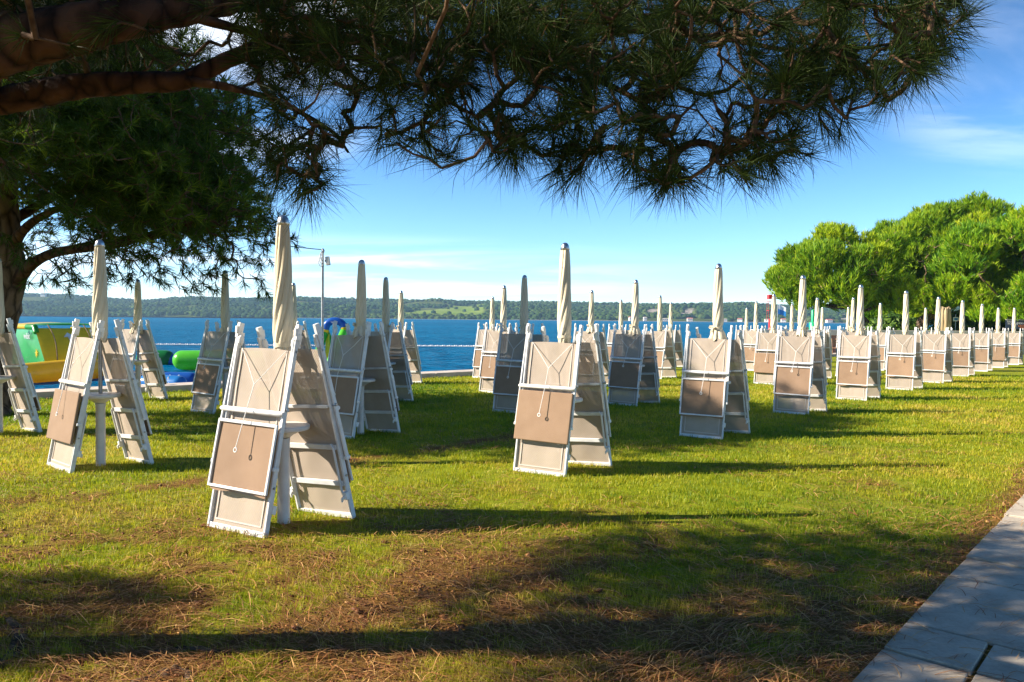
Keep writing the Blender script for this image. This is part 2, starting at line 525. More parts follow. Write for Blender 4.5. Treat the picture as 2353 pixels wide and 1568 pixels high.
m, nt, out = new_mat('lawn_soil')
v = ncoord(nt, 'Object')
a = nt.nodes.new('ShaderNodeAttribute'); a.attribute_name = 'bare'
n1 = noise(nt, v, 5, 6, 0.65); n2 = noise(nt, v, 60, 5, 0.7); n3 = noise(nt, v, 0.35, 4)
gcol = ramp(nt, n2, [(0.25, (0.10, 0.13, 0.006)), (0.5, (0.22, 0.26, 0.009)), (0.75, (0.36, 0.36, 0.014))])
dry = ramp(nt, n2, [(0.25, (0.13, 0.12, 0.015)), (0.7, (0.30, 0.25, 0.04))])
md = nt.nodes.new('ShaderNodeMix'); md.data_type = 'RGBA'
mr = nt.nodes.new('ShaderNodeMapRange'); nt.links.new(n3, mr.inputs['Value'])
mr.inputs['From Min'].default_value = 0.45; mr.inputs['From Max'].default_value = 0.7; mr.inputs['To Max'].default_value = 0.6
nt.links.new(mr.outputs[0], md.inputs['Factor']); nt.links.new(gcol, md.inputs['A']); nt.links.new(dry, md.inputs['B'])
scol = ramp(nt, n2, [(0.25, (0.05, 0.020, 0.009)), (0.5, (0.20, 0.085, 0.027)), (0.75, (0.38, 0.19, 0.06))])
ad = nt.nodes.new('ShaderNodeMath'); ad.operation = 'MULTIPLY_ADD'; ad.inputs[1].default_value = 0.5; ad.inputs[2].default_value = -0.25
nt.links.new(n1, ad.inputs[0])
sm = nt.nodes.new('ShaderNodeMath'); sm.operation = 'ADD'; sm.use_clamp = True
nt.links.new(a.outputs['Fac'], sm.inputs[0]); nt.links.new(ad.outputs[0], sm.inputs[1])
mx = nt.nodes.new('ShaderNodeMix'); mx.data_type = 'RGBA'
nt.links.new(sm.outputs[0], mx.inputs['Factor']); nt.links.new(md.outputs['Result'], mx.inputs['A']); nt.links.new(scol, mx.inputs['B'])
p = nt.nodes.new('ShaderNodeBsdfPrincipled'); p.inputs['Roughness'].default_value = 0.95; p.inputs['Specular IOR Level'].default_value = 0.1
nt.links.new(mx.outputs['Result'], p.inputs['Base Color'])
nt.links.new(bump(nt, n2, 0.8, 0.03), p.inputs['Normal'])
nt.links.new(p.outputs[0], out.inputs['Surface'])
M['lawn'] = m
lawn = link('lawn', raw_mesh('lawn', V, F_, M['lawn'], True, {'bare': barefac(V[:, 0], V[:, 1])}))
tag(lawn, kind='structure')

# sea
m, nt, out = new_mat('sea_water')
g = nt.nodes.new('ShaderNodeNewGeometry')
mpw = nt.nodes.new('ShaderNodeMapping'); mpw.inputs['Scale'].default_value = (0.7, 1.0, 1)
nt.links.new(g.outputs['Position'], mpw.inputs['Vector'])
w1 = noise(nt, mpw.outputs[0], 0.9, 6, 0.6); w2 = noise(nt, mpw.outputs[0], 0.045, 5, 0.6); w3 = noise(nt, mpw.outputs[0], 0.008, 4, 0.6)
df = nt.nodes.new('ShaderNodeBsdfDiffuse'); gl = nt.nodes.new('ShaderNodeBsdfGlossy'); gl.inputs['Roughness'].default_value = 0.12
nt.links.new(ramp(nt, w3, [(0.35, (0.0, 0.088, 0.20)), (0.65, (0.0, 0.135, 0.275))]), df.inputs['Color'])
add = nt.nodes.new('ShaderNodeMath'); add.operation = 'MULTIPLY_ADD'; add.inputs[1].default_value = 6.0
nt.links.new(w2, add.inputs[0]); nt.links.new(w1, add.inputs[2])
bn = bump(nt, add.outputs[0], 1.0, 0.6)
nt.links.new(bn, df.inputs['Normal']); nt.links.new(bn, gl.inputs['Normal'])
mxs = nt.nodes.new('ShaderNodeMixShader')
nt.links.new(ramp(nt, w1, [(0.4, (0.045,) * 3), (0.68, (0.20,) * 3)]), mxs.inputs[0])
nt.links.new(df.outputs[0], mxs.inputs[1]); nt.links.new(gl.outputs[0], mxs.inputs[2])
nt.links.new(mxs.outputs[0], out.inputs['Surface'])
M['sea'] = m
SEA_Z = -1.0
sx = 9000
sea = link('sea', raw_mesh('sea', np.array([(-sx, -300, SEA_Z), (sx, -300, SEA_Z), (sx, sx, SEA_Z), (-sx, sx, SEA_Z)]), np.array([[0, 1, 2, 3]]), M['sea']))
tag(sea, kind='structure')

# quay: raised concrete kerb along the shore with its face down to the water
mb = MB()
for k in range(-14, 34):
    a0, a1 = k * 2.5 + 0.006, k * 2.5 + 2.494
    def P(a_, s_, z_): q = NA * a_ + NS * s_; return (q[0], q[1], z_)
    zt = [float(gz(*(NA * aa + NS * SHORE))) + 0.13 for aa in (a0, a1)]
    vs = [P(a0, SHORE - 0.12, -1.4), P(a1, SHORE - 0.12, -1.4), P(a1, SHORE + 0.55, -1.4), P(a0, SHORE + 0.55, -1.4),
          P(a0, SHORE - 0.12, zt[0]), P(a1, SHORE - 0.12, zt[1]), P(a1, SHORE + 0.55, zt[1]), P(a0, SHORE + 0.55, zt[0])]
    mb.add(vs, [(3, 2, 1, 0), (4, 5, 6, 7), (0, 1, 5, 4), (1, 2, 6, 5), (2, 3, 7, 6), (3, 0, 4, 7)])
tag(mb.build('quay', M['concrete'], bevel=0.012), kind='structure')

# paved path of stone slabs
mstone, nt, out = new_mat('path_stone')
v = ncoord(nt, 'Object')
p = nt.nodes.new('ShaderNodeBsdfPrincipled'); p.inputs['Roughness'].default_value = 0.85; p.inputs['Specular IOR Level'].default_value = 0.25
f1 = noise(nt, v, 2.2, 6, 0.65); f2 = noise(nt, v, 45, 5, 0.7)
ma = nt.nodes.new('ShaderNodeMath'); ma.operation = 'MULTIPLY_ADD'; ma.inputs[1].default_value = 0.4; nt.links.new(f2, ma.inputs[0]); nt.links.new(f1, ma.inputs[2])
nt.links.new(ramp(nt, ma.outputs[0], [(0.42, (0.20, 0.165, 0.125)), (0.60, (0.36, 0.305, 0.235)), (0.82, (0.50, 0.43, 0.335))]), p.inputs['Base Color'])
nt.links.new(bump(nt, ma.outputs[0], 0.4, 0.01), p.inputs['Normal'])
nt.links.new(p.outputs[0], out.inputs['Surface'])
mb = MB()
rr = random.Random(3)


def slab(t0, t1, a_, b_):
    j = lambda q=0.008: rr.uniform(-q, q)
    cs = [(t0 + 0.016 + j(), a_ + 0.012 + j()), (t1 - 0.016 + j(), a_ + 0.012 + j()), (t1 - 0.016 + j(), b_ - 0.012 + j()), (t0 + 0.016 + j(), b_ - 0.012 + j())]
    pts = [PATH_A + PD * u + PN * w for u, w in cs]
    h = 0.022 + j(0.006)
    vs = [(q[0], q[1], float(gz(q[0], q[1])) - 0.05) for q in pts] + [(q[0], q[1], float(gz(q[0], q[1])) + h + j(0.002)) for q in pts]
    mb.add(vs, [(3, 2, 1, 0), (4, 5, 6, 7), (0, 1, 5, 4), (1, 2, 6, 5), (2, 3, 7, 6), (3, 0, 4, 7)])


joints = [-6.0, -5.1, -4.6, -3.6, -3.1, -2.1, -1.6, -0.62, -0.15, 0.328, 0.759, 1.744, 2.23, 3.2, 3.7]
while joints[-1] < 22: joints.append(joints[-1] + (1.0 if len(joints) % 2 else 0.5))
for t0_, t1_ in zip(joints[:-1], joints[1:]):
    if t1_ < 0.8:
        slab(t0_, t1_, 0, 0.39)
    else: slab(t0_ + (0.13 if False else 0), t1_, 0, 0.98)
t = -6.0
while t < 0.75:
    L = rr.choice([0.55, 0.8, 1.0]); L = L if t + L < 0.5 else 0.759 - t; slab(t, t + L, 0.39, 0.98); t += L
for ri in range(3):
    t = -6.0 + rr.random()
    while t < 22:
        L = rr.choice([0.5, 0.75, 1.0]); slab(t, t + L, 0.98 + 0.55 * ri, 0.98 + 0.55 * (ri + 1)); t += L
tag(mb.build('path', mstone, bevel=0.006), kind='structure')

# hills across the bay
ridge = [(-700, 690), (-300, 676), (0, 671), (60, 675), (150, 677), (240, 685), (330, 690), (400, 684), (440, 682), (500, 684), (600, 689), (660, 685), (760, 685), (860, 687), (960, 690), (1060, 692), (1160, 692), (1300, 694), (1420, 697), (1500, 699), (1600, 697), (1700, 697), (1800, 701), (1880, 706), (1960, 704), (2050, 700), (2200, 704), (2400, 706), (2700, 704), (3100, 712)]
rp = np.array(ridge, float)
cols_px = np.arange(-700, 3101, 8.0); NR = 26
hv = []; meadow = []; rock = []
D0 = 1150.0; D1 = 1750.0
for ci, px in enumerate(cols_px):
    ry = np.interp(px, rp[:, 0], rp[:, 1])
    top = at(px, ry, D1); base = onz(px, 731, SEA_Z)   # only its bearing is used
    bx = top[0] / D1
    zr = top[2] - 4.0
    for r_ in range(NR):
        t = r_ / (NR - 4)
        D = D0 + (D1 - D0) * t
        h = SEA_Z + (zr - SEA_Z) * (min(t, 1) ** 0.8) if t <= 1 else zr - (t - 1) * 120
        x, y = bx * D, D
        if 0.03 < t < 0.97:
            h += (float(fbm(x / 160, y / 160, 5, 3)) - 0.5) * 34 * math.sin(math.pi * t)
        if r_ == 0: h = SEA_Z - 2
        hv.append((x, y, h))
        mvm = 0.0
        if 925 < px < 1115 and 0.12 < t < 0.12 + 0.78 * (px - 925) / 190 + 0.04: mvm = 1.0
        meadow.append(mvm)
        rk = max(math.exp(-((px - 1578) / 20) ** 2 - ((t - 0.3) / 0.16) ** 2), math.exp(-((px - 1975) / 45) ** 2 - ((t - 0.3) / 0.25) ** 2), 0.8 * math.exp(-((px - 1500) / 14) ** 2 - ((t - 0.3) / 0.15) ** 2))
        rock.append(1.0 if rk * (0.5 + float(vnoise(x / 14, y / 14, 66))) > 0.42 else 0.0)
hv = np.array(hv); meadow = np.array(meadow)
nc = len(cols_px)
I = np.arange(nc * NR).reshape(nc, NR)
F_ = np.stack([I[:-1, :-1], I[1:, :-1], I[1:, 1:], I[:-1, 1:]], -1).reshape(-1, 4)
m, nt, out = new_mat('hillside')
v = ncoord(nt, 'Object')
a = nt.nodes.new('ShaderNodeAttribute'); a.attribute_name = 'meadow'
f1 = noise(nt, v, 0.03, 6, 0.65)
c1_ = ramp(nt, f1, [(0.35, (0.035, 0.055, 0.014)), (0.6, (0.09, 0.11, 0.03)), (0.72, (0.24, 0.20, 0.10))])
c2_ = ramp(nt, f1, [(0.35, (0.12, 0.19, 0.025)), (0.6, (0.20, 0.26, 0.045)), (0.75, (0.30, 0.27, 0.10))])
ar_ = nt.nodes.new('ShaderNodeAttribute'); ar_.attribute_name = 'rock'
mxr = nt.nodes.new('ShaderNodeMix'); mxr.data_type = 'RGBA'; nt.links.new(ar_.outputs['Fac'], mxr.inputs['Factor'])
nt.links.new(c1_, mxr.inputs['A']); nt.links.new(ramp(nt, noise(nt, v, 0.12, 5), [(0.35, (0.20, 0.17, 0.14)), (0.65, (0.42, 0.37, 0.32))]), mxr.inputs['B']); c1_ = mxr.outputs['Result']
mx = nt.nodes.new('ShaderNodeMix'); mx.data_type = 'RGBA'
nt.links.new(a.outputs['Fac'], mx.inputs['Factor']); nt.links.new(c1_, mx.inputs['A']); nt.links.new(c2_, mx.inputs['B'])
p = nt.nodes.new('ShaderNodeBsdfPrincipled'); p.inputs['Roughness'].default_value = 1.0; p.inputs['Specular IOR Level'].default_value = 0
nt.links.new(mx.outputs['Result'], p.inputs['Base Color']); nt.links.new(p.outputs[0], out.inputs['Surface'])
hills = link('hills', raw_mesh('hills', hv, F_, m, True, {'meadow': meadow, 'rock': np.array(rock)}))
tag(hills, kind='structure')
HV = hv.reshape(nc, NR, 3); HM = np.maximum(meadow, np.array(rock)).reshape(nc, NR)

# woods on the hills: one mass of crowns
phi = (1 + 5 ** 0.5) / 2
ico = np.array([(-1, phi, 0), (1, phi, 0), (-1, -phi, 0), (1, -phi, 0), (0, -1, phi), (0, 1, phi), (0, -1, -phi), (0, 1, -phi), (phi, 0, -1), (phi, 0, 1), (-phi, 0, -1), (-phi, 0, 1)]) / math.hypot(1, phi)
icof = np.array([(0, 11, 5), (0, 5, 1), (0, 1, 7), (0, 7, 10), (0, 10, 11), (1, 5, 9), (5, 11, 4), (11, 10, 2), (10, 7, 6), (7, 1, 8), (3, 9, 4), (3, 4, 2), (3, 2, 6), (3, 6, 8), (3, 8, 9), (4, 9, 5), (2, 4, 11), (6, 2, 10), (8, 6, 7), (9, 8, 1)])
NW = 42000
ci = rng.uniform(1, nc - 2, NW); ri = rng.uniform(0.15, NR - 3, NW)
i0 = ci.astype(int); j0 = ri.astype(int); fi = (ci - i0)[:, None]; fj = (ri - j0)[:, None]
pos = (HV[i0, j0] * (1 - fi) + HV[i0 + 1, j0] * fi) * (1 - fj) + (HV[i0, j0 + 1] * (1 - fi) + HV[i0 + 1, j0 + 1] * fi) * fj
mead = HM[i0, j0] + HM[i0 + 1, j0 + 1]
clr = fbm(pos[:, 0] / 130, pos[:, 1] / 60, 77, 3)
keep = (clr < 0.60) & ((mead < 0.5) | ((rng.random(NW) < 0.03)))
keep |= (ri > NR - 5.2) & (rng.random(NW) < 0.5) & (mead < 0.5)
pos = pos[keep]; nW = len(pos)
rad = rng.uniform(2.6, 5.8, nW)
sc3 = np.stack([rad * rng.uniform(0.9, 1.25, nW), rad * rng.uniform(0.9, 1.25, nW), rad * rng.uniform(0.8, 1.2, nW)], -1)
jit = rng.uniform(0.78, 1.18, (nW, 12, 1))
V = pos[:, None, :] + np.array([0, 0, 1.5]) + ico[None] * sc3[:, None, :] * jit
Fw = (np.arange(nW)[:, None, None] * 12 + icof[None]).reshape(-1, 3)
tint = np.repeat(np.clip(rng.random(nW) * 0.55 + 0.75 * (fbm(pos[:, 0] / 90, pos[:, 1] / 90, 9, 3) - 0.3), 0, 1), 12)
M['woods'] = leafy('far_woods', [(0.0, (0.014, 0.036, 0.014)), (0.5, (0.035, 0.066, 0.018)), (1.0, (0.09, 0.115, 0.03))], 0.0, 1.0, spec=0.0)
woods = link('woods', raw_mesh('woods', V.reshape(-1, 3), Fw, M['woods'], False, {'tint': tint}))
tag(woods, 'dense green wood covering the hills across the bay', 'woods', kind='stuff')


# ------------------------------------------------------------------ foliage machinery
def unit(a): return a / np.maximum(np.linalg.norm(a, axis=-1, keepdims=True), 1e-9)


def needles(pos, dirs, k, L, w, shoot, amin=15, amax=75, droop=0.0, tint_base=None, twist=0.5):
    """Needle tufts: k thin bent blades round each shoot. Returns V, F(tris), tint."""
    N = len(pos)
    P = np.repeat(pos, k, 0); Dr = np.repeat(unit(dirs), k, 0); n = N * k
    rnd = rng.normal(size=(n, 3)); perp = unit(rnd - (rnd * Dr).sum(1, keepdims=True) * Dr)
    al = np.radians(rng.uniform(amin, amax, n))[:, None]
    d = Dr * np.cos(al) + perp * np.sin(al)
    u = rng.random(n)[:, None] ** 1.5
    base = P - Dr * shoot * u
    Ln = (L * rng.uniform(0.7, 1.12, n))[:, None]
    bend = unit(rng.normal(size=(n, 3))) * 0.10 * Ln
    mid = base + d * Ln * 0.5 + bend * 0.5 + np.array([0, 0, -droop * 0.25]) * Ln
    tip = base + d * Ln - bend * 0.3 + np.array([0, 0, -droop]) * Ln
    side = unit(np.cross(d, rng.normal(size=(n, 3)))) * (w * 0.5)
    V = np.stack([base - side, base + side, mid - side * 0.85, mid + side * 0.85, tip], 1).reshape(-1, 3)
    o = np.arange(n)[:, None] * 5
    F = np.concatenate([o + np.array([0, 1, 3]), o + np.array([0, 3, 2]), o + np.array([2, 3, 4])], 0)
    tb = np.zeros(N) if tint_base is None else tint_base
    t = np.clip(np.repeat(tb, k) + rng.uniform(0, 0.45, n), 0, 0.92)
    t = np.where(rng.random(n) < 0.012, 1.0, t)
    return V, F, np.repeat(t, 5)


def segs(A, B, ra, rb, k=5):
    A = np.asarray(A); B = np.asarray(B); n = len(A)
    d = unit(B - A)
    ref = np.where(np.abs(d[:, 2:3]) < 0.9, np.array([[0, 0, 1.0]]), np.array([[1.0, 0, 0]]))
    u = unit(np.cross(d, ref)); w = np.cross(d, u)
    t = np.arange(k) * 2 * math.pi / k
    ring = u[:, None, :] * np.cos(t)[None, :, None] + w[:, None, :] * np.sin(t)[None, :, None]
    VA = A[:, None, :] + ring * np.asarray(ra)[:, None, None]; VB = B[:, None, :] + ring * np.asarray(rb)[:, None, None]
    V = np.concatenate([VA, VB], 1).reshape(-1, 3)
    j = np.arange(k); j2 = (j + 1) % k
    f = np.stack([j, j2, k + j2, k + j], -1)
    F = (np.arange(n)[:, None, None] * 2 * k + f[None]).reshape(-1, 4)
    return V, F


def spline(pts, n=8):
    """Catmull-Rom through (x,y,z,r) rows."""
    P = np.array(pts, float); P = np.vstack([2 * P[0] - P[1], P, 2 * P[-1] - P[-2]])
    out = []
    for i in range(1, len(P) - 2):
        for t in np.linspace(0, 1, n, endpoint=False):
            a, b, c, d = P[i - 1], P[i], P[i + 1], P[i + 2]
            out.append(0.5 * ((2 * b) + (-a + c) * t + (2 * a - 5 * b + 4 * c - d) * t * t + (-a + 3 * b - 3 * c + d) * t ** 3))
    out.append(P[-2]); return np.array(out)


def grow(limbs, pts, rtip=0.0035, rmax=0.03, jag=0.12):
    """Join every tuft point to the nearest wood already there; thickness from what hangs on it."""
    nodes = [np.concatenate([l[:, :3] for l in limbs])]
    nodes = nodes[0]; nl = len(nodes)
    d = np.full(len(pts), 1e9)
    for i in range(0, nl, 1): d = np.minimum(d, ((pts - nodes[i]) ** 2).sum(1))
    order = np.argsort(d)
    cap = nl + 2 * len(pts)
    A = np.zeros((cap, 3)); A[:nl] = nodes; par = np.full(cap, -1); cnt = nl
    tipidx = np.zeros(len(pts), int)
    for q in order:
        p_ = pts[q]
        dd = ((A[:cnt] - p_) ** 2).sum(1); b = int(np.argmin(dd))
        ln = math.sqrt(dd[b])
        midp = (A[b] + p_) / 2 + rng.normal(size=3) * jag * ln + np.array([0, 0, -0.06 * ln])
        A[cnt] = midp; par[cnt] = b; A[cnt + 1] = p_; par[cnt + 1] = cnt; tipidx[q] = cnt + 1; cnt += 2
    load = np.zeros(cnt); load[tipidx] += 1
    for i in range(cnt - 1, nl - 1, -1): load[par[i]] += load[i] if par[i] >= nl else 0
    ids = np.arange(nl, cnt)
    rad = np.minimum(rtip * np.maximum(load, 1) ** 0.37, rmax)
    pr = np.where(par[ids] >= nl, rad[par[ids]], rad[ids] * 1.1)
    V, F = segs(A[par[ids]], A[ids], np.minimum(pr, rad[ids] * 1.5), rad[ids], 5)
    dirs = unit(A[tipidx] - A[par[tipidx]])
    return V, F, dirs


def wood_mesh(limbs, k=14, rough=0.10, seed=0):
    mbv, mbf, o = [], [], 0
    for li, l in enumerate(limbs):
        P = l[:, :3]; r = l[:, 3]; n = len(P)
        T = np.gradient(P, axis=0); T = unit(T)
        ref = np.array([0.3, 1.0, 0.2]); u = unit(np.cross(T, ref)); w = np.cross(T, u)
        t = np.arange(k) * 2 * math.pi / k
        rr_ = r[:, None] * (1 + rough * (2 * vnoise(np.arange(n)[:, None] * 0.7 + li * 31, t[None] * 2.1, seed) - 1) + rough * 0.7 * (2 * vnoise(np.arange(n)[:, None] * 1.9, t[None] * 5 + li * 13, seed + 4) - 1))
        rr_[:, -1:] = rr_[:, -1:]
        Vv = P[:, None] + (u[:, None] * np.cos(t)[None, :, None] + w[:, None] * np.sin(t)[None, :, None]) * rr_[..., None]
        mbv.append(Vv.reshape(-1, 3))
        i = np.arange(n - 1)[:, None] * k; j = np.arange(k)[None]; j2 = (j + 1) % k
        mbf.append((o + np.stack([i + j, i + j2, i + k + j2, i + k + j], -1)).reshape(-1, 4)); o += n * k
    return np.concatenate(mbv), np.concatenate(mbf)


def inpoly(x, y, poly):
    poly = np.array(poly, float); r = np.zeros(len(x), bool); j = len(poly) - 1
    for i in range(len(poly)):
        xi, yi = poly[i]; xj, yj = poly[j]
        c = ((yi > y) != (yj > y)) & (x < (xj - xi) * (y - yi) / (yj - yi + 1e-12) + xi)
        r ^= c; j = i
    return r


def blob_crown(blobs, per, up=0.5, inner=0.15, flat=1.0):
    """Shoots over the outsides of many small foliage clumps."""
    ps, ds, tn = [], [], []
    for (c, r) in blobs:
        n = int(per * (r ** 2))
        d = unit(rng.normal(size=(n, 3)))
        d[:, 2] = np.where((d[:, 2] < -0.2) & (rng.random(n) < 0.6), -d[:, 2], d[:, 2])
        q = np.where(rng.random(n) < inner, rng.uniform(0.3, 0.9, n), rng.uniform(0.85, 1.05, n))[:, None]
        ps.append(np.array(c) + d * r * q * np.array([1, 1, flat])); ds.append(unit(d + np.array([0, 0, up])))
        tn.append(np.full(n, rng.uniform(-0.15, 0.3)) + rng.uniform(0, 0.35, n))
    return np.concatenate(ps), np.concatenate(ds), np.concatenate(tn)


# ------------------------------------------------------------------ the pine overhead (trunk just outside the frame)
def P4(px, py, D, r): return (*at(px, py, D), r)


tb = (-3.75, 3.35)
limbs = [
    spline([(tb[0], tb[1], -0.1, 0.30), (tb[0] + 0.02, tb[1], 0.5, 0.16), (tb[0] + 0.05, tb[1] - 0.03, 1.4, 0.13), (tb[0] + 0.12, tb[1] - 0.1, 2.2, 0.15), (tb[0] + 0.2, tb[1] - 0.3, 3.2, 0.13), (tb[0] + 0.5, tb[1] - 0.6, 4.2, 0.07)], 8),
    spline([(tb[0] + 0.1, tb[1] - 0.05, 2.0, 0.13), P4(-130, 165, 3.15, 0.125), P4(0, 105, 3.1, 0.115), P4(130, 75, 3.1, 0.105), P4(270, 48, 3.15, 0.085), P4(400, 25, 3.3, 0.07), P4(560, 0, 3.5, 0.055), P4(740, -20, 3.7, 0.045), P4(900, 0, 3.9, 0.04), P4(1060, 40, 3.9, 0.032), P4(1250, 60, 4.0, 0.024), P4(1450, 40, 4.0, 0.016), P4(1650, 30, 4.0, 0.01)], 8),
    spline([(tb[0] + 0.1, tb[1] + 0.05, 1.9, 0.10), P4(-120, 250, 3.5, 0.075), P4(0, 232, 3.5, 0.066), P4(110, 212, 3.5, 0.062), P4(210, 196, 3.5, 0.056), P4(330, 190, 3.55, 0.05), P4(420, 186, 3.6, 0.044), P4(500, 150, 3.65, 0.04), P4(590, 110, 3.7, 0.037), P4(690, 92, 3.75, 0.033), P4(830, 92, 3.8, 0.028), P4(1000, 112, 3.8, 0.022), P4(1200, 105, 3.8, 0.017), P4(1400, 130, 3.7, 0.012), P4(1600, 150, 3.6, 0.008)], 8),
    spline([P4(420, 186, 3.6, 0.026), P4(520, 200, 3.5, 0.018), P4(640, 235, 3.4, 0.012), P4(760, 300, 3.25, 0.008), P4(800, 350, 3.15, 0.005)], 6),
    spline([P4(400, 25, 3.3, 0.03), P4(520, 60, 3.4, 0.02), P4(640, 90, 3.4, 0.016), P4(800, 130, 3.3, 0.012), P4(960, 200, 3.2, 0.008), P4(1100, 270, 3.1, 0.006)], 6),
    spline([P4(1060, 40, 3.9, 0.022), P4(1300, 150, 3.5, 0.015), P4(1480, 240, 3.2, 0.010), P4(1560, 340, 3.0, 0.006)], 6),
    spline([P4(1250, 60, 4.0, 0.02), P4(1600, 80, 3.8, 0.015), P4(1850, 120, 3.6, 0.010), P4(2050, 100, 3.6, 0.006), P4(2180, 60, 3.6, 0.004)], 6),
    spline([(tb[0] + 0.2, tb[1] - 0.3, 3.0, 0.09), (-3.0, 2.0, 3.5, 0.06), (-1.8, 1.2, 3.8, 0.04), (-0.3, 0.8, 3.8, 0.02)], 6),
    spline([(tb[0] + 0.2, tb[1] - 0.2, 2.8, 0.08), (-4.4, 3.6, 3.4, 0.05), (-5.2, 4.0, 3.7, 0.03)], 6),
    spline([(tb[0] + 0.2, tb[1] - 0.2, 3.1, 0.07), (-3.0, 4.2, 3.6, 0.05), (-2.4, 5.0, 3.8, 0.025)], 6),
]
sil = [(-40, -20), (-40, 150), (120, 120), (300, 90), (420, 60), (470, 25), (540, 30), (560, 130), (620, 250), (600, 330), (640, 420), (700, 450), (745, 440), (790, 395), (830, 335), (880, 320), (930, 350), (1010, 385), (1060, 375), (1085, 315), (1130, 345), (1170, 385), (1215, 345), (1285, 395), (1345, 405), (1400, 365), (1470, 400), (1540, 440), (1610, 425), (1700, 405), (1790, 385), (1870, 355), (1930, 310), (1990, 265), (2060, 225), (2120, 165), (2180, 120), (2215, 50), (2225, -20)]
pts = []
n = 60000
xx = rng.uniform(-40, 2330, n); yy = rng.uniform(-20, 480, n)
ok = inpoly(xx, yy, sil)
# thinner where the photograph shows open lattice
thin = np.ones(n)
thin *= 1 - 0.62 * np.exp(-(((xx - 800) / 190) ** 2 + ((yy - 230) / 110) ** 2))
thin *= 1 - 0.75 * np.exp(-(((xx - 490) / 70) ** 2 + ((yy - 60) / 80) ** 2))
thin *= 1 - 0.3 * np.exp(-(((xx - 1150) / 150) ** 2 + ((yy - 260) / 90) ** 2))
thin *= 1 - 0.55 * ((xx < 560) & (yy > 20))
clump = fbm(xx / 95, yy / 95, 61, 3)
thin *= 1 - 0.5 * sstep(120, 230, yy)
ok &= rng.random(n) < thin * np.clip((clump - 0.24) * 3.2, 0.22, 1)
xx, yy = xx[ok], yy[ok]
sel = rng.permutation(len(xx))[:1950]
xx, yy = xx[sel], yy[sel]
for x_, y_ in zip(xx, yy):
    lowest = min(1.0, max(0.0, (y_ - 60) / 300))
    Dp = rng.uniform(2.75, 3.35) if rng.random() < lowest else rng.uniform(2.9, 4.9)
    pts.append(at(x_, y_, Dp))
inframe = np.array(pts)
# the rest of the crown, outside the frame: overhead, behind and to the side
q = unit(rng.normal(size=(4200, 3))) * (rng.random((4200, 1)) ** 0.4)
q = np.array([-2.2, 2.2, 3.5]) + q * np.array([3.6, 3.3, 1.5])
px_ = (q[:, 0] / np.maximum(q[:, 1], 0.05)); py_ = (q[:, 2] - CAM_H) / np.maximum(q[:, 1], 0.05)
hidden = (q[:, 1] < 0.2) | (np.abs(px_) > 0.75) | (py_ > 0.47)
q = q[hidden & (q[:, 2] > 2.35) & (((q[:, 0]) ** 2 + (q[:, 1]) ** 2) > 1.2)]
cl3 = fbm(q[:, 0] * 0.9 + q[:, 2], q[:, 1] * 0.9, 91, 3)
q = q[cl3 > 0.46][:1150]
extra = []
for cc_, rr3, n_ in (((-3.6, 4.45, 3.35), (2.0, 0.95, 0.55), 420), ((-3.9, 4.7, 2.75), (0.9, 0.6, 0.4), 110), ((-3.1, 3.3, 3.6), (1.2, 0.8, 0.5), 200), ((-4.6, 3.0, 3.9), (1.2, 0.9, 0.5), 200), ((-4.7, 3.65, 3.0), (1.2, 0.7, 0.45), 400), ((-4.5, 4.35, 3.2), (1.0, 0.6, 0.4), 260), ((-4.4, 2.9, 3.0), (0.8, 0.4, 0.4), 170), ((-3.1, 3.8, 3.45), (1.3, 1.0, 0.45), 300)):
    e_ = np.array(cc_) + unit(rng.normal(size=(n_, 3))) * (rng.random((n_, 1)) ** 0.35) * np.array(rr3)
    extra.append(e_)
pts = np.concatenate([inframe, q] + extra)
bv, bf, tdir = grow(limbs, pts, 0.0042, 0.015, 0.09)
tree = empty('pine_tree', (tb[0], tb[1], 0))
tag(tree, 'big pine whose dark needle-laden boughs hang over the lawn from above', 'tree')
inv = np.array([tb[0], tb[1], 0])
wv, wf = wood_mesh(limbs[:1], 18, 0.12, 3)
link('trunk', raw_mesh('trunk', wv - inv, wf, M['bark'], True), tree)
for li in range(1, len(limbs)):
    wv, wf = wood_mesh(limbs[li:li + 1], 14, 0.10, li)
    link('limb', raw_mesh('limb', wv - inv, wf, M['bark'], True), tree)
link('branches', raw_mesh('branches', bv - inv, bf, M['twig'], True), tree)
nv, nf, ntint = needles(pts, tdir + rng.normal(size=tdir.shape) * 0.35 + np.array([0, 0, -0.1]), 34, 0.185, 0.0027, 0.06, 6, 60, 0.10, rng.uniform(0, 0.4, len(pts)))
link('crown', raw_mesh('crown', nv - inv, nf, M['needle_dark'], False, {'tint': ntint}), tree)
# surface roots
for rt in ([(20, 1420, 0.03), (45, 1455, 0.05), (30, 1500, 0.05), (-10, 1540, 0.045)], [(300, 1568, 0.02), (380, 1548, 0.05), (420, 1545, 0.045), (470, 1575, 0.03)], [(330, 1500, 0.012), (420, 1490, 0.025), (500, 1497, 0.02), (540, 1510, 0.008)]):
    mb = MB(); pr = [(*onz(x_, y_, 0.0)[:2], -r_ * 0.45) for x_, y_, r_ in rt]
    sp = spline([(*p_, r_ * 0.8) for p_, (_, _, r_) in zip(pr, rt)], 6)
    wv, wf = wood_mesh([sp], 10, 0.25, 5)
    link('root', raw_mesh('root', wv - inv, wf, M['bark_grey'], True), tree)

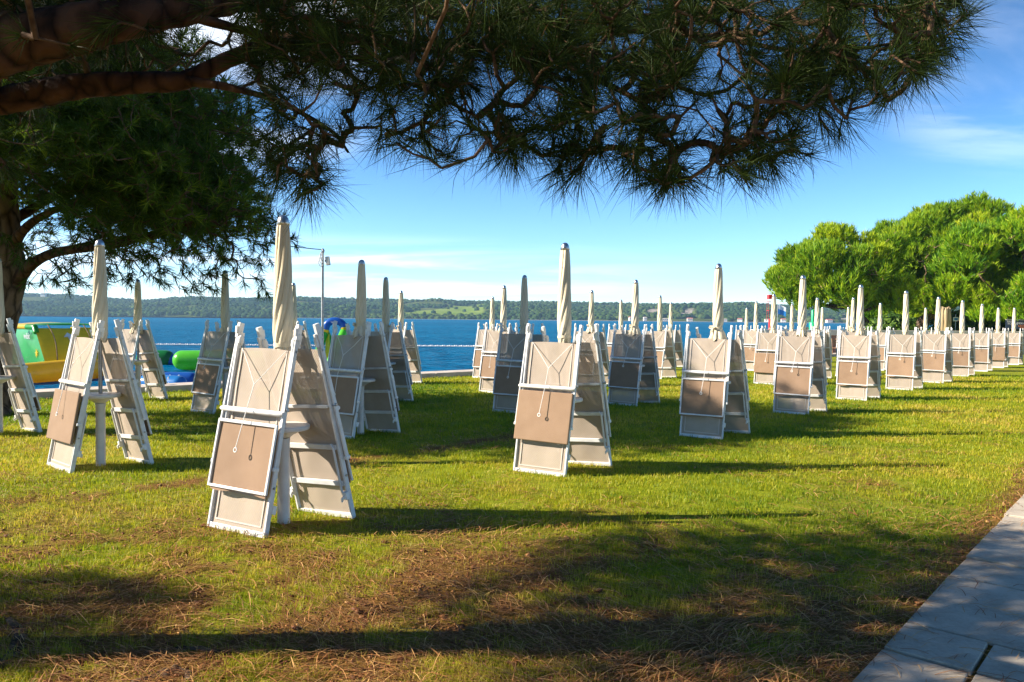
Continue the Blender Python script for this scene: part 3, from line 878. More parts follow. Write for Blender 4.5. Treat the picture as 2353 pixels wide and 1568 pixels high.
# ------------------------------------------------------------------ the pine on the left
lb = np.array([-8.1, 11.7, float(gz(-8.1, 11.7))])
L0 = [
    spline([(-8.34, 11.7, -0.15, 0.36), (-8.28, 11.7, 0.3, 0.28), (-8.16, 11.7, 1.2, 0.25), (-7.98, 11.7, 2.1, 0.24), (-7.95, 11.7, 2.7, 0.19), (-8.0, 11.7, 3.6, 0.15), (-8.1, 11.8, 5.0, 0.08)], 8),
    spline([(-7.9, 11.7, 2.0, 0.13), (-7.55, 11.6, 2.35, 0.085), (-7.0, 11.4, 2.55, 0.07), (-6.2, 11.2, 2.62, 0.055), (-5.4, 11.0, 2.75, 0.035), (-4.6, 10.9, 3.0, 0.018)], 8),
    spline([(-7.95, 11.7, 2.6, 0.10), (-7.3, 11.3, 3.0, 0.06), (-6.4, 11.0, 3.3, 0.045), (-5.3, 10.8, 3.6, 0.025)], 6),
    spline([(-8.0, 11.7, 3.0, 0.09), (-7.4, 12.2, 3.6, 0.06), (-6.5, 12.6, 4.2, 0.04), (-5.4, 12.6, 4.8, 0.02)], 6),
    spline([(-7.95, 11.7, 2.4, 0.08), (-8.4, 10.9, 2.9, 0.06), (-8.2, 9.9, 3.2, 0.04), (-7.2, 9.2, 3.3, 0.02)], 6),
    spline([(-7.9, 11.7, 2.3, 0.07), (-7.2, 12.2, 2.7, 0.045), (-6.0, 12.6, 3.0, 0.03), (-5.0, 12.9, 3.2, 0.016)], 6),
    spline([(-8.0, 11.7, 3.2, 0.08), (-8.9, 12.2, 3.8, 0.05), (-10.2, 12.4, 4.2, 0.03)], 6),
    spline([(-8.0, 11.7, 3.4, 0.07), (-7.4, 10.8, 4.3, 0.045), (-6.6, 10.2, 5.0, 0.025)], 6),
]
blobs = []
for k in range(270):
    d = unit(rng.normal(size=3))
    if d[2] < -0.55: d[2] *= -1
    c = np.array([-8.0, 11.6, 4.0]) + d * np.array([4.25, 3.6, 2.0]) * rng.uniform(0.45, 1.0)
    if c[2] < 2.75: c[2] = rng.uniform(2.75, 3.2)
    blobs.append((c, rng.uniform(0.55, 0.9)))
for k in range(34):
    blobs.append((np.array([rng.uniform(-6.2, -4.2), rng.uniform(9.8, 12.6), rng.uniform(2.85, 3.7)]), rng.uniform(0.5, 0.75)))
lp, ld, lt = blob_crown(blobs, 110, 0.35, 0.2, 0.75)
keep = lp[:, 2] > 2.2 + 0.25 * np.maximum(0, np.abs(lp[:, 0] + 6.2) - 1.5)
lp, ld, lt = lp[keep], ld[keep], lt[keep]
# loose sprays hanging under the crown
hx = rng.uniform(-7.6, -3.9, 130); hp = np.stack([hx, rng.uniform(10.2, 12.6, 130), rng.uniform(1.95, 2.7, 130)], -1)
lp = np.concatenate([lp, hp]); ld = np.concatenate([ld, np.tile([0.2, 0, -0.5], (130, 1))]); lt = np.concatenate([lt, np.full(130, 0.1)])
bv, bf, tdir = grow(L0, lp, 0.005, 0.03)
tree = empty('pine_tree', lb)
tag(tree, 'dark spreading pine with thick leaning trunk on the lawn beside the water', 'tree')
wv, wf = wood_mesh(L0[:1], 20, 0.14, 8)
link('trunk', raw_mesh('trunk', wv - lb, wf, M['bark_grey'], True), tree)
for li in range(1, len(L0)):
    wv, wf = wood_mesh(L0[li:li + 1], 10, 0.1, li)
    link('limb', raw_mesh('limb', wv - lb, wf, M['bark'], True), tree)
link('branches', raw_mesh('branches', bv - lb, bf, M['twig'], True), tree)
nv, nf, ntint = needles(lp, unit(ld) * 0.7 + tdir * 0.6, 24, 0.19, 0.010, 0.14, 10, 70, 0.05, lt)
link('crown', raw_mesh('crown', nv - lb, nf, M['needle_mid'], False, {'tint': ntint}), tree)


# ------------------------------------------------------------------ pines: other trees
def pine(base, lean, crown_c, crown_r, nblobs, br, per, k, L, w, mat, label, group, seed, limbs_n=7, zmin=None):
    global rng
    save = rng; rng = np.random.default_rng(seed)
    base = np.array(base, float); cc = np.array(crown_c, float); cr = np.array(crown_r, float)
    fork = np.array([base[0] + lean[0], base[1] + lean[1], cc[2] - cr[2] * 0.75])
    r0 = 0.055 * cr[0] + 0.05
    ls = [spline([(*(base - [0, 0, 0.2]), r0 * 1.35), (*(base * 0.6 + fork * 0.4), r0), (*fork, r0 * 0.85), (*(fork * 0.5 + cc * 0.5), r0 * 0.5), (*(cc + [0, 0, cr[2] * 0.5]), r0 * 0.2)], 6)]
    for i in range(limbs_n):
        t = 2 * math.pi * (i + rng.random() * 0.6) / limbs_n
        e = cc + cr * np.array([math.cos(t) * 0.72, math.sin(t) * 0.72, rng.uniform(-0.5, 0.35)])
        s = fork + np.array([0, 0, rng.uniform(-0.15, 0.25) * cr[2]])
        md = s * 0.5 + e * 0.5 + np.array([0, 0, -0.12 * cr[2]])
        ls.append(spline([(*s, r0 * 0.45), (*md, r0 * 0.28), (*e, r0 * 0.1)], 6))
    bl = []
    for i in range(nblobs):
        d = unit(rng.normal(size=3))
        if d[2] < -0.9: d[2] *= -1
        bl.append((cc + d * cr * rng.uniform(0.68, 0.98) * (1 - 0.3 * br / cr), br * rng.uniform(0.75, 1.25)))
    ps, ds, tn = blob_crown(bl, per, 1.0, 0.1, 0.8)
    if zmin is not None: kz = ps[:, 2] > zmin; ps, ds, tn = ps[kz], ds[kz], tn[kz]
    bv, bf, td = grow(ls, ps[::3], 0.012, 0.09)
    t = empty('pine_tree', base); tag(t, label, 'tree', group)
    wv, wf = wood_mesh(ls, 12, 0.1, seed)
    link('trunk', raw_mesh('trunk', wv - base, wf, M['bark_grey'], True), t)
    link('branches', raw_mesh('branches', bv - base, bf, M['twig_light'], True), t)
    nv, nf, nti = needles(ps, ds + np.array([0, 0, 0.5]), k, L, w, L * 0.9, 6, 46, 0.0, tn)
    link('crown', raw_mesh('crown', nv - base, nf, mat, False, {'tint': nti}), t)
    rng = save
    return t


TZ = 0.95                                     # height of the terrace lawn at the far end
g_ = 'pines beyond the far wall'
c = at(1935, 636, 50); pine(at(2003, 765, 50) * [1, 1, 0] + [0, 0, TZ], (-1.0, 0), c, (4.7, 4.2, 3.3), 80, 0.95, 85, 14, 0.46, 0.05, M['needle_bright'], 'round yellow-green pine overhanging the sea at the end of the lawn', g_, 21, zmin=2.5)
c = at(2195, 606, 58); pine(at(2110, 760, 58) * [1, 1, 0] + [0, 0, TZ], (0.8, 0), c, (6.6, 5.0, 4.9), 110, 1.1, 75, 14, 0.52, 0.056, M['needle_bright'], 'tallest bright green pine with a broad domed crown behind its neighbours', g_, 22, zmin=2.0)
c = at(2345, 634, 46); pine(at(2420, 765, 46) * [1, 1, 0] + [0, 0, TZ], (-0.6, 0), c, (4.9, 4.2, 3.8), 85, 0.95, 85, 14, 0.45, 0.048, M['needle_green'], 'deep green pine standing behind the dark lettered board', g_, 23, zmin=2.0)
c = at(2085, 672, 64); pine(at(2095, 760, 64) * [1, 1, 0] + [0, 0, TZ], (0.2, 0), c, (4.5, 4.0, 3.8), 70, 1.2, 45, 13, 0.5, 0.056, M['needle_green'], 'shaded pine in the dip between the two brighter crowns', g_, 24, zmin=1.6)
# out-of-frame tree on the sun's side; only its shade reaches the lawn corner
pine((-11.2, 3.0, 0), (0.2, 0), (-10.9, 3.05, 3.6), (1.4, 0.9, 0.9), 24, 0.6, 90, 20, 0.2, 0.010, M['needle_mid'], 'small pine on the sunward side whose shade darkens the near lawn corner', None, 25, 5)


# ------------------------------------------------------------------ shrubs at the far end
def shrub(c, r, n, label, seed, mat):
    global rng
    save = rng; rng = np.random.default_rng(seed)
    c = np.array(c, float); r = np.array(r, float)
    d = unit(rng.normal(size=(n, 3))); d[:, 2] = np.abs(d[:, 2])
    lump = 0.8 + 0.35 * fbm(d[:, 0] * 3 + 5, d[:, 1] * 3 + d[:, 2] * 2, seed, 2)
    ps = d * r * lump[:, None] * (rng.random((n, 1)) ** 0.25)
    nr = unit(d + rng.normal(size=(n, 3)) * 0.6); u = unit(np.cross(nr, rng.normal(size=(n, 3)))); w = np.cross(nr, u)
    a_ = rng.uniform(0.10, 0.20, (n, 1))
    V = np.stack([ps - u * a_, ps + w * a_ * 0.4, ps + u * a_, ps - w * a_ * 0.4], 1).reshape(-1, 3)
    F = np.arange(n)[:, None] * 4 + np.arange(4)[None]
    t = empty('shrub', c); tag(t, label, 'shrub', 'shrubs under the far pines')
    link('leaves', raw_mesh('leaves', V, F, mat, False, {'tint': np.repeat(rng.random(n), 4)}), t)
    mb = MB()
    for i in range(5):
        e = rng.uniform(-0.5, 0.5, 3) * r; mb.tube([(0, 0, -0.1), (e[0] * 0.5, e[1] * 0.5, r[2] * 0.4), (e[0], e[1], r[2] * 0.7)], [0.05, 0.035, 0.015], 6)
    mb.build('stem', M['twig'], t)
    rng = save


shrub([*at(2050, 760, 45)[:2], TZ], (1.6, 1.3, 1.25), 1800, 'dark glossy shrub beside the trunk of the overhanging pine', 31, M['leaf'])
shrub([*at(2215, 760, 52)[:2], TZ], (2.2, 1.5, 1.5), 1800, 'loose green shrub behind the low dark barrier', 32, M['leaf'])
shrub([*at(2290, 760, 49)[:2], TZ], (1.9, 1.4, 1.7), 2000, 'tall light green shrub behind the lettered board', 33, M['leaf'])
shrub([*at(2120, 760, 60)[:2], TZ], (3.0, 1.5, 2.0), 1800, 'broad dark shrub closing the gap below the pines', 34, M['leaf'])
shrub([*at(2390, 760, 52)[:2], TZ], (2.4, 1.5, 1.9), 1600, 'wide shrub at the outer end of the far wall', 35, M['leaf'])

# raised terrace with its wall
w0 = np.array([13.0, 40.2]); w1_ = np.array([21.5, 43.0]); w2_ = np.array([70.0, 46.5])
tv = [(*w1_, TZ), (*w2_, TZ), (140, 140, TZ), (75, 120, TZ), (27.0, 52, TZ)]
tv2 = [(x, y, -2.0) for x, y, _ in tv]
terr = link('terrace', raw_mesh('terrace', np.array(tv + tv2), [np.array([[0, 1, 2, 3, 4]]), np.array([[i, 5 + i, 5 + (i + 1) % 5, (i + 1) % 5] for i in range(5)])], M['lawn'], False, {'bare': np.zeros(10)}))
tag(terr, kind='structure')
wl = empty('low_wall', (*w0, 0))
tag(wl, 'low red-brown wall with pale stone coping at the far end of the lawn', 'wall')
mf, mc = MB(), MB()
for a_, b_ in ((w0, w1_), (w1_, w2_)):
    a3, b3 = a_ - w0, b_ - w0
    mf.bar((a3[0], a3[1] - 0.2, 0.22), (b3[0], b3[1] - 0.2, 0.22), 0.30, 1.22, (0, 0, 1))
    mc.bar((a3[0], a3[1] - 0.2, 0.98), (b3[0], b3[1] - 0.2, 0.98), 0.40, 0.30, (0, 0, 1))
mf.build('wall_face', M['wallface'], wl); mc.build('coping', M['coping'], wl, bevel=0.01)

# ------------------------------------------------------------------ parasols, tables, loungers
E_W = np.array([0.875, -0.485]); E_N = np.array([0.485, 0.875])
YAW = math.atan2(E_W[1], E_W[0])


def canvas_mesh(kind, seed):
    r_ = random.Random(seed)
    nz, k = 46, 96
    V, F = [], []
    ztop, zbot = 2.335, {'twist': 1.33, 'bow': 1.33, 'flare': 1.33}[kind]
    ph = r_.random() * 6; asym = r_.uniform(0, 6.28)
    lop = 0.03 if kind == 'flare' else 0.01
    for i in range(nz):
        t = i / (nz - 1); z = ztop + (zbot - ztop) * t
        Rb = np.interp(t, [0, 0.05, 0.2, 0.45, 0.7, 0.85, 1.0], [0.043, 0.052, 0.060, 0.068, 0.078, 0.076, 0.066])
        tw = 2.6 * t ** 1.7
        amp = 0.20 + 0.06 * t
        if kind != 'twist':
            zt = 1.50 if kind == 'flare' else 1.46
            pin = math.exp(-((z - zt) / 0.055) ** 2)
            Rb = Rb * (1 - 0.22 * pin)
            if z < zt:
                f = (zt - z) / (zt - zbot)
                Rb = Rb + f * (0.072 if kind == 'flare' else 0.028); amp = 0.2 + 0.30 * f
                tw = 2.6 * ((ztop - zt) / (ztop - zbot)) ** 1.7
        for j in range(k):
            a = 2 * math.pi * j / k; p_ = a + tw + ph
            fold = abs(math.cos(4 * p_)) ** 0.6
            fold2 = abs(math.cos(6.5 * p_ + 1.0 + 2 * t))
            rr_ = Rb * (1 - amp * (1 - fold) * 0.9 - 0.05 * (1 - fold2)) * (1 + 0.03 * math.sin(9 * t + 3 * a + ph))
            rr_ *= 1 + lop * 3 * t * math.cos(a - asym)
            V.append((rr_ * math.cos(a), rr_ * math.sin(a), z + (0.025 * math.sin(4 * p_) * (t > 0.97))))
    for i in range(nz - 1):
        for j in range(k):
            F.append((i * k + j, (i + 1) * k + j, (i + 1) * k + (j + 1) % k, i * k + (j + 1) % k))
    return raw_mesh('folded_canopy', np.array(V), np.array(F), M['canvas'], True)


def tie_mesh(kind, seed):
    r_ = random.Random(seed); mb = MB()
    zt = {'flare': 1.50, 'bow': 1.46, 'twist': 1.40}[kind]
    R_ = {'flare': 0.066, 'bow': 0.066, 'twist': 0.074}[kind]
    n = 24
    vs, fs = [], []
    for j in range(n):
        a = 2 * math.pi * j / n; w = 0.016 + 0.004 * math.sin(5 * a)
        for dz in (-w, w): vs.append((R_ * math.cos(a), R_ * math.sin(a), zt + dz + 0.008 * math.sin(a + seed)))
    for j in range(n): fs.append((2 * j, 2 * ((j + 1) % n), 2 * ((j + 1) % n) + 1, 2 * j + 1))
    mb.add(vs, fs)
    if kind != 'twist':
        a = r_.uniform(-2.9, -1.2); d = Vector((math.cos(a), math.sin(a), 0)); s = Vector((-d.y, d.x, 0))
        b = d * (R_ + 0.004) + Vector((0, 0, zt))
        for sg in (-1, 1):
            mb.tube([b, b + s * sg * 0.03 + d * 0.03 + Vector((0, 0, 0.025)), b + s * sg * 0.065 + d * 0.02 + Vector((0, 0, 0.005)), b + s * sg * 0.035 + d * 0.012 + Vector((0, 0, -0.012)), b], [0.008, 0.013, 0.013, 0.011, 0.008], 6)
            mb.tube([b, b + s * sg * 0.02 + d * 0.02 - Vector((0, 0, 0.05)), b + s * sg * 0.04 + d * 0.012 - Vector((0, 0, 0.12))], [0.008, 0.010, 0.006], 5)
    return mb.mesh('tie', M['canvas'], True)


pole_me = MB().tube([(0, 0, 0.02), (0, 0, 2.33)], 0.0195, 12).mesh('pole', M['pole'], True)
cap_me = MB().lathe([(0.0475, 2.318), (0.050, 2.324), (0.050, 2.336), (0.0445, 2.340), (0.043, 2.356), (0.036, 2.374), (0.024, 2.388), (0.008, 2.395)], 24).mesh('finial', M['chrome'], True)
canv = {('twist', i): canvas_mesh('twist', i) for i in range(3)}
canv.update({('bow', i): canvas_mesh('bow', 10 + i) for i in range(3)})
canv.update({('flare', i): canvas_mesh('flare', 20 + i) for i in range(3)})
ties = {k: tie_mesh(k[0], 5 + k[1] * 3) for k in canv}


def make_parasol(kind, i):
    t = empty('parasol')
    link('pole', pole_me, t)
    c = link('folded_canopy', canv[(kind, i)], t); link('tie', ties[(kind, i)], c)
    link('finial', cap_me, t)
    return t


ped_me = MB().lathe([(0.050, 0.0), (0.048, 0.02), (0.046, 0.60), (0.05, 0.66)], 20).mesh('pedestal', M['table'], True)
top_me = MB().lathe([(0.05, 0.665), (0.075, 0.685), (0.15, 0.722), (0.192, 0.728), (0.197, 0.735), (0.197, 0.755), (0.19, 0.762), (0.02, 0.764)], 36).mesh('table_top', M['table'], True)
foot_me = MB().lathe([(0.07, 0.0), (0.07, 0.012), (0.052, 0.02), (0.05, 0.03)], 20).mesh('foot', M['table'], True)


def make_table():
    t = empty('pedestal_table'); link('pedestal', ped_me, t); link('table_top', top_me, t)
    return t


LEAN = 0.192


def lounger_meshes():
    D = {}
    # main frame: two rails and end bars (local: x width, y towards the parasol, z along the bed)
    mb = MB()
    for s in (-1, 1):
        mb.bar((s * 0.287, 0, 0.0), (s * 0.287, 0, 1.43), 0.019, 0.042)
    mb.bar((-0.274, 0, 0.022), (0.274, 0, 0.022), 0.040, 0.034)
    D['frame'] = mb.mesh('frame', M['white'], bevel=0.004)
    # rounded white caps closing the frame rails
    for s in (-1, 1):
        D['cap', s] = MB().tube([(s * 0.283, 0.004, 1.41), (s * 0.281, 0.004, 1.455), (s * 0.274, 0.004, 1.475)], [0.026, 0.026, 0.014], 10).mesh('end_cap', M['plastic'], True)
    # long folding legs outside the frame
    for s in (-1, 1):
        mb = MB(); mb.bar((s * 0.316, -0.030, 0.50), (s * 0.306, 0.0, 1.50), 0.017, 0.034)
        D['leg', s] = mb.mesh('leg', M['white'], bevel=0.004)
        mb = MB(); mb.bar((s * 0.316, -0.030, 0.484), (s * 0.316, -0.030, 0.512), 0.028, 0.047)
        D['foot', s] = mb.mesh('leg_foot', M['plastic'], bevel=0.004)
        # hinge block at the top
        mb = MB(); mb.bar((s * 0.306, 0.000, 1.455), (s * 0.304, 0.006, 1.575), 0.028, 0.046)
        mb.bar((s * 0.306, -0.022, 1.49), (s * 0.306, -0.028, 1.545), 0.020, 0.02)
        mb.bar((s * 0.300, 0.030, 1.40), (s * 0.300, 0.034, 1.50), 0.020, 0.024)
        mb.tube([(s * 0.288, 0.006, 1.50), (s * 0.323, 0.006, 1.50)], 0.010, 8)
        D['hinge', s] = mb.mesh('hinge_block', M['plastic'], bevel=0.003)
        mb = MB()
        mb.tube([(s * 0.300, -0.006, 0.935), (s * 0.334, -0.016, 0.935)], 0.013, 8)
        mb.tube([(s * 0.300, 0.0, 1.37), (s * 0.325, 0.0, 1.37)], 0.009, 8)
        mb.tube([(s * 0.286, 0.0, 0.36), (s * 0.305, 0.0, 0.36)], 0.009, 8)
        D['bolt', s] = mb.mesh('bolt', M['metal'], True)
    D['bar'] = MB().tube([(-0.318, -0.040, 0.90), (-0.29, -0.046, 0.90), (0.29, -0.046, 0.90), (0.318, -0.040, 0.90)], [0.016, 0.021, 0.021, 0.016], 12).mesh('cross_bar', M['tubebar'], True)
    for i, (z, h) in enumerate(((0.30, 0.040), (0.60, 0.040), (0.93, 0.024))):
        mb = MB(); mb.bar((-0.274, 0.022, z), (0.274, 0.022, z), h, 0.020)
        D['rung', i] = mb.mesh('rung', M['white'], bevel=0.003)
    for s in (-1, 1):
        mb = MB(); mb.tube([(s * 0.235, 0.034, 0.625), (s * 0.262, 0.044, 0.60), (s * 0.262, 0.044, 0.25), (s * 0.262, 0.036, 0.215)], 0.010, 8)
        D['prop', s] = mb.mesh('prop_tube', M['white'], True)
        mb = MB(); mb.bar((s * 0.287, 0.030, 0.175), (s * 0.287, 0.036, 0.235), 0.040, 0.035)
        mb.tube([(s * 0.287, 0.045, 0.205), (s * 0.275, 0.068, 0.19), (s * 0.27, 0.072, 0.165)], [0.012, 0.012, 0.008], 6)
        D['clip', s] = mb.mesh('plastic_clip', M['plastic'], bevel=0.002)
    # stretched mesh bed
    nx, nz = 15, 44; V, F = [], []
    for i in range(nz + 1):
        z = 0.040 + (1.385 - 0.040) * i / nz
        for j in range(nx + 1):
            x = -0.273 + 0.546 * j / nx
            sag = 0.010 * (1 - (x / 0.273) ** 2) * math.sin(math.pi * (i / nz))
            y = -0.002 + sag + 0.0025 * math.sin(x * 21 + z * 7) * math.sin(z * 9)
            zz_ = z - (0.012 * (x / 0.273) ** 2 if i == nz else 0)
            V.append((x, y, zz_))
    for i in range(nz):
        for j in range(nx):
            a = i * (nx + 1) + j; F.append((a, a + 1, a + nx + 2, a + nx + 1))
    D['sling'] = raw_mesh('sling', np.array(V), np.array(F), M['sling'], True)
    mb = MB()
    for s in (-1, 1): mb.bar((s * 0.232, -0.006, 0.07), (s * 0.232, -0.006, 1.375), 0.010, 0.004)
    mb.bar((-0.228, -0.006, 0.075), (0.228, -0.006, 0.075), 0.012, 0.004)
    D['seam'] = mb.mesh('seam', M['seam'])
    # folded sun shade
    mb = MB(); z0, z1, y = 0.315, 0.825, -0.064
    for s in (-1, 1): mb.bar((s * 0.292, y, z0), (s * 0.292, y + 0.012, z1), 0.020, 0.018)
    mb.bar((-0.282, y - 0.001, z0 + 0.01), (0.282, y - 0.001, z0 + 0.01), 0.020, 0.017)
    mb.bar((-0.282, y + 0.011, z1 - 0.01), (0.282, y + 0.011, z1 - 0.01), 0.024, 0.017)
    D['shade_frame'] = mb.mesh('shade_frame', M['white'], bevel=0.004)

    def panel(x0, za, zb, yb, yt, wob, name):
        nx, nz = 12, 14; V, F = [], []
        for i in range(nz + 1):
            t = i / nz; z = za + (zb - za) * t
            for j in range(nx + 1):
                x = -x0 + 2 * x0 * j / nx
                e = wob * math.sin(x * 13 + 1) * (1 - t) ** 3 * 4
                V.append((x, yb + (yt - yb) * t + 0.006 * math.sin(x * 11 + 2) * math.sin(t * 3.1) + e * 0.6, z + e))
        for i in range(nz):
            for j in range(nx):
                a = i * (nx + 1) + j; F.append((a, a + 1, a + nx + 2, a + nx + 1))
        return raw_mesh(name, np.array(V), np.array(F), M['shade'], True)
    D['shade_in'] = panel(0.284, z0 - 0.012, z1 - 0.005, y + 0.012, y + 0.022, 0.003, 'shade_fabric')
    # the cover that wraps over its frame
    mb = MB(); mb.box((0, y + 0.004, (z0 + z1) / 2), (0.615, 0.028, z1 - z0 + 0.01))
    D['shade_over'] = mb.mesh('shade_fabric', M['shade'], bevel=0.009)
    # pull cord with ring
    def cord(dx, zl, wave):
        mb = MB(); J = Vector((dx, -0.066, 1.10)); E = Vector((dx * 0.3 - 0.02, -0.122, zl + 0.02))
        mb.tube([(-0.225, -0.012, 1.37), (-0.11, -0.036, 1.24), J], 0.0030, 6)
        mb.tube([(0.225, -0.012, 1.37), (0.12, -0.036, 1.24), J], 0.0030, 6)
        mid_ = (J + E) / 2 + Vector((wave, -0.012, 0))
        mb.tube([J, mid_, E], 0.0033, 6)
        r2 = MB(); n = 14
        r2.tube([(E.x + 0.015 * math.cos(2 * math.pi * q / n), E.y, E.z - 0.016 + 0.017 * math.sin(2 * math.pi * q / n)) for q in range(n)], 0.0045, 6, closed=True)
        return mb.mesh('pull_cord', M['cord'], True), r2.mesh('ring', M['cord'], True)
    D['cord'] = [cord(0.01, 0.60, 0.01), cord(-0.02, 0.56, -0.012), cord(0.03, 0.74, 0.008)]
    return D


LM = lounger_meshes()


def make_lounger(covered, cordv, detail):
    t = empty('sun_lounger')
    f = link('frame', LM['frame'], t)
    for s in (-1, 1):
        lg = link('leg', LM['leg', s], t)
        link('hinge_block', LM['hinge', s], t)
        if detail > 0:
            link('end_cap', LM['cap', s], f); link('leg_foot', LM['foot', s], lg)
        if detail > 1:
            link('bolt', LM['bolt', s], lg)
            link('plastic_clip', LM['clip', s], f); link('prop_tube', LM['prop', s], t)
    link('cross_bar', LM['bar'], t)
    for i in range(3): link('rung', LM['rung', i], f)
    sl = link('sling', LM['sling'], t)
    if detail > 0: link('seam', LM['seam'], sl)
    if covered: link('sun_shade', LM['shade_over'], t)
    else:
        sh = link('sun_shade', LM['shade_in'], t); link('shade_frame', LM['shade_frame'], sh)
    cm, rm = LM['cord'][cordv]
    c = link('pull_cord', cm, t)
    if detail > 0: link('ring', rm, c)
    return t


# px, top y, distance, row, parasol kind, front shade covered by fabric, back shade covered, cord
SITES = [
    # the row beside the paved path
    (652, 495, 5.69, 'A', 'twist', 0, 0, 0), (1301, 558, 7.85, 'A', 'twist', 1, 0, 0), (1651, 606, 10.35, 'A', 'flare', 0, 0, 0),
    (1846, 632, 13.2, 'A', 'bow', 0, 0, 2), (1979, 654, 15.75, 'A', 'bow', 0, 1, 0), (2084, 668, 18.4, 'A', 'twist', 0, 0, 2),
    (2156, 682, 20.8, 'A', 'bow', 0, 0, 2), (2213, 690, 23.7, 'A', 'twist', 0, 0, 2), (2257, 698, 26.5, 'A', 'twist', 0, 0, 2),
    (2295, 707, 29.0, 'A', 'bow', 1, 0, 0), (2331, 707, 31.5, 'A', 'twist', 0, 0, 2),
    # second row
    (228, 551, 7.8, 'B', 'twist', 1, 0, 1), (830, 597, 10.1, 'B', 'flare', 0, 0, 1), (1205, 632, 13.0, 'B', 'bow', 0, 0, 0),
    (1461, 643, 14.3, 'B', 'flare', 0, 0, 2), (1779, 676, 19.7, 'B', 'bow', 1, 0, 0), (1879, 684, 21.7, 'B', 'flare', 0, 0, 2),
    (1961, 683, 24.0, 'B', 'bow', 0, 0, 0), (2024, 696, 26.5, 'B', 'twist', 0, 0, 2), (2128, 707, 31.0, 'B', 'twist', 0, 0, 2),
    # third row
    (-7, 590, 9.9, 'C', 'twist', 0, 0, 0), (517, 621, 12.5, 'C', 'bow', 0, 0, 2), (887, 637, 14.2, 'C', 'bow', 0, 0, 0),
    (1157, 656, 16.6, 'C', 'flare', 0, 0, 1), (1360, 667, 18.5, 'C', 'flare', 0, 0, 0), (1518, 679, 21.4, 'C', 'twist', 0, 1, 0),
    (1738, 692, 25.6, 'C', 'twist', 0, 0, 2), (1821, 698, 28.0, 'C', 'bow', 0, 0, 0), (1890, 706, 32.0, 'C', 'twist', 0, 0, 0), (1949, 706, 32.4, 'C', 'twist', 0, 0, 0),
    # the row along the quay
    (676, 650, 16.4, 'D', 'bow', 0, 0, 0), (316, 642, 14.2, 'D', 'flare', 0, 0, 0), (922, 668, 18.6, 'D', 'bow', 0, 0, 0), (1131, 682, 20.9, 'D', 'twist', 0, 0, 1),
    (1428, 689, 25.2, 'D', 'twist', 0, 0, 0), (1542, 695, 27.0, 'D', 'bow', 0, 0, 0), (1716, 707, 31.5, 'D', 'twist', 0, 0, 0),
]
ROWN = {'A': 'in the row beside the paved path', 'B': 'in the second row from the path', 'C': 'in the third row from the path', 'D': 'in the row along the quay'}
ROWS = {'A': 'path-side row', 'B': 'second row', 'C': 'third row', 'D': 'quay-side row'}
ORD = ['first', 'second', 'third', 'fourth', 'fifth', 'sixth', 'seventh', 'eighth', 'ninth', 'tenth', 'eleventh', 'twelfth']
KL = {'twist': 'twisted cream parasol', 'bow': 'bow-tied cream parasol', 'flare': 'cream parasol with flared hem'}
cnt = {}
proto_p, proto_l, proto_t = {}, {}, None
rs = random.Random(5)


def lounger_at(key, P_, n0, w0_, n1, w1, sgn, dyaw=0.0):
    """key picks the kind; (n, w) are foot and head offsets from the parasol along the pair's axis and width."""
    if key in proto_l: o = copy_tree(proto_l[key])
    else: o = proto_l[key] = make_lounger(*key)
    cy_, sy_ = math.cos(dyaw), math.sin(dyaw); Rm = np.array([[cy_, -sy_], [sy_, cy_]])
    b = P_ + Rm @ (E_N * n0 + E_W * w0_)
    for c_ in o.children:
        if c_.name.startswith('sun_shade'): c_.location = (rs.uniform(-0.004, 0.004), rs.uniform(-0.004, 0.006), rs.uniform(-0.03, 0.025)); c_.rotation_euler = (rs.uniform(-0.012, 0.012), rs.uniform(-0.010, 0.010), 0)
    o.location = (b[0], b[1], float(gz(*b)) - 0.006)
    lean = math.asin(min(0.9, abs(n1 - n0) / 1.58))
    o.rotation_euler = (-lean, math.asin((w1 - w0_) / 1.58) * (1 if sgn > 0 else -1), YAW + dyaw + (0 if sgn > 0 else math.pi) + rs.uniform(-0.035, 0.035))
    return o


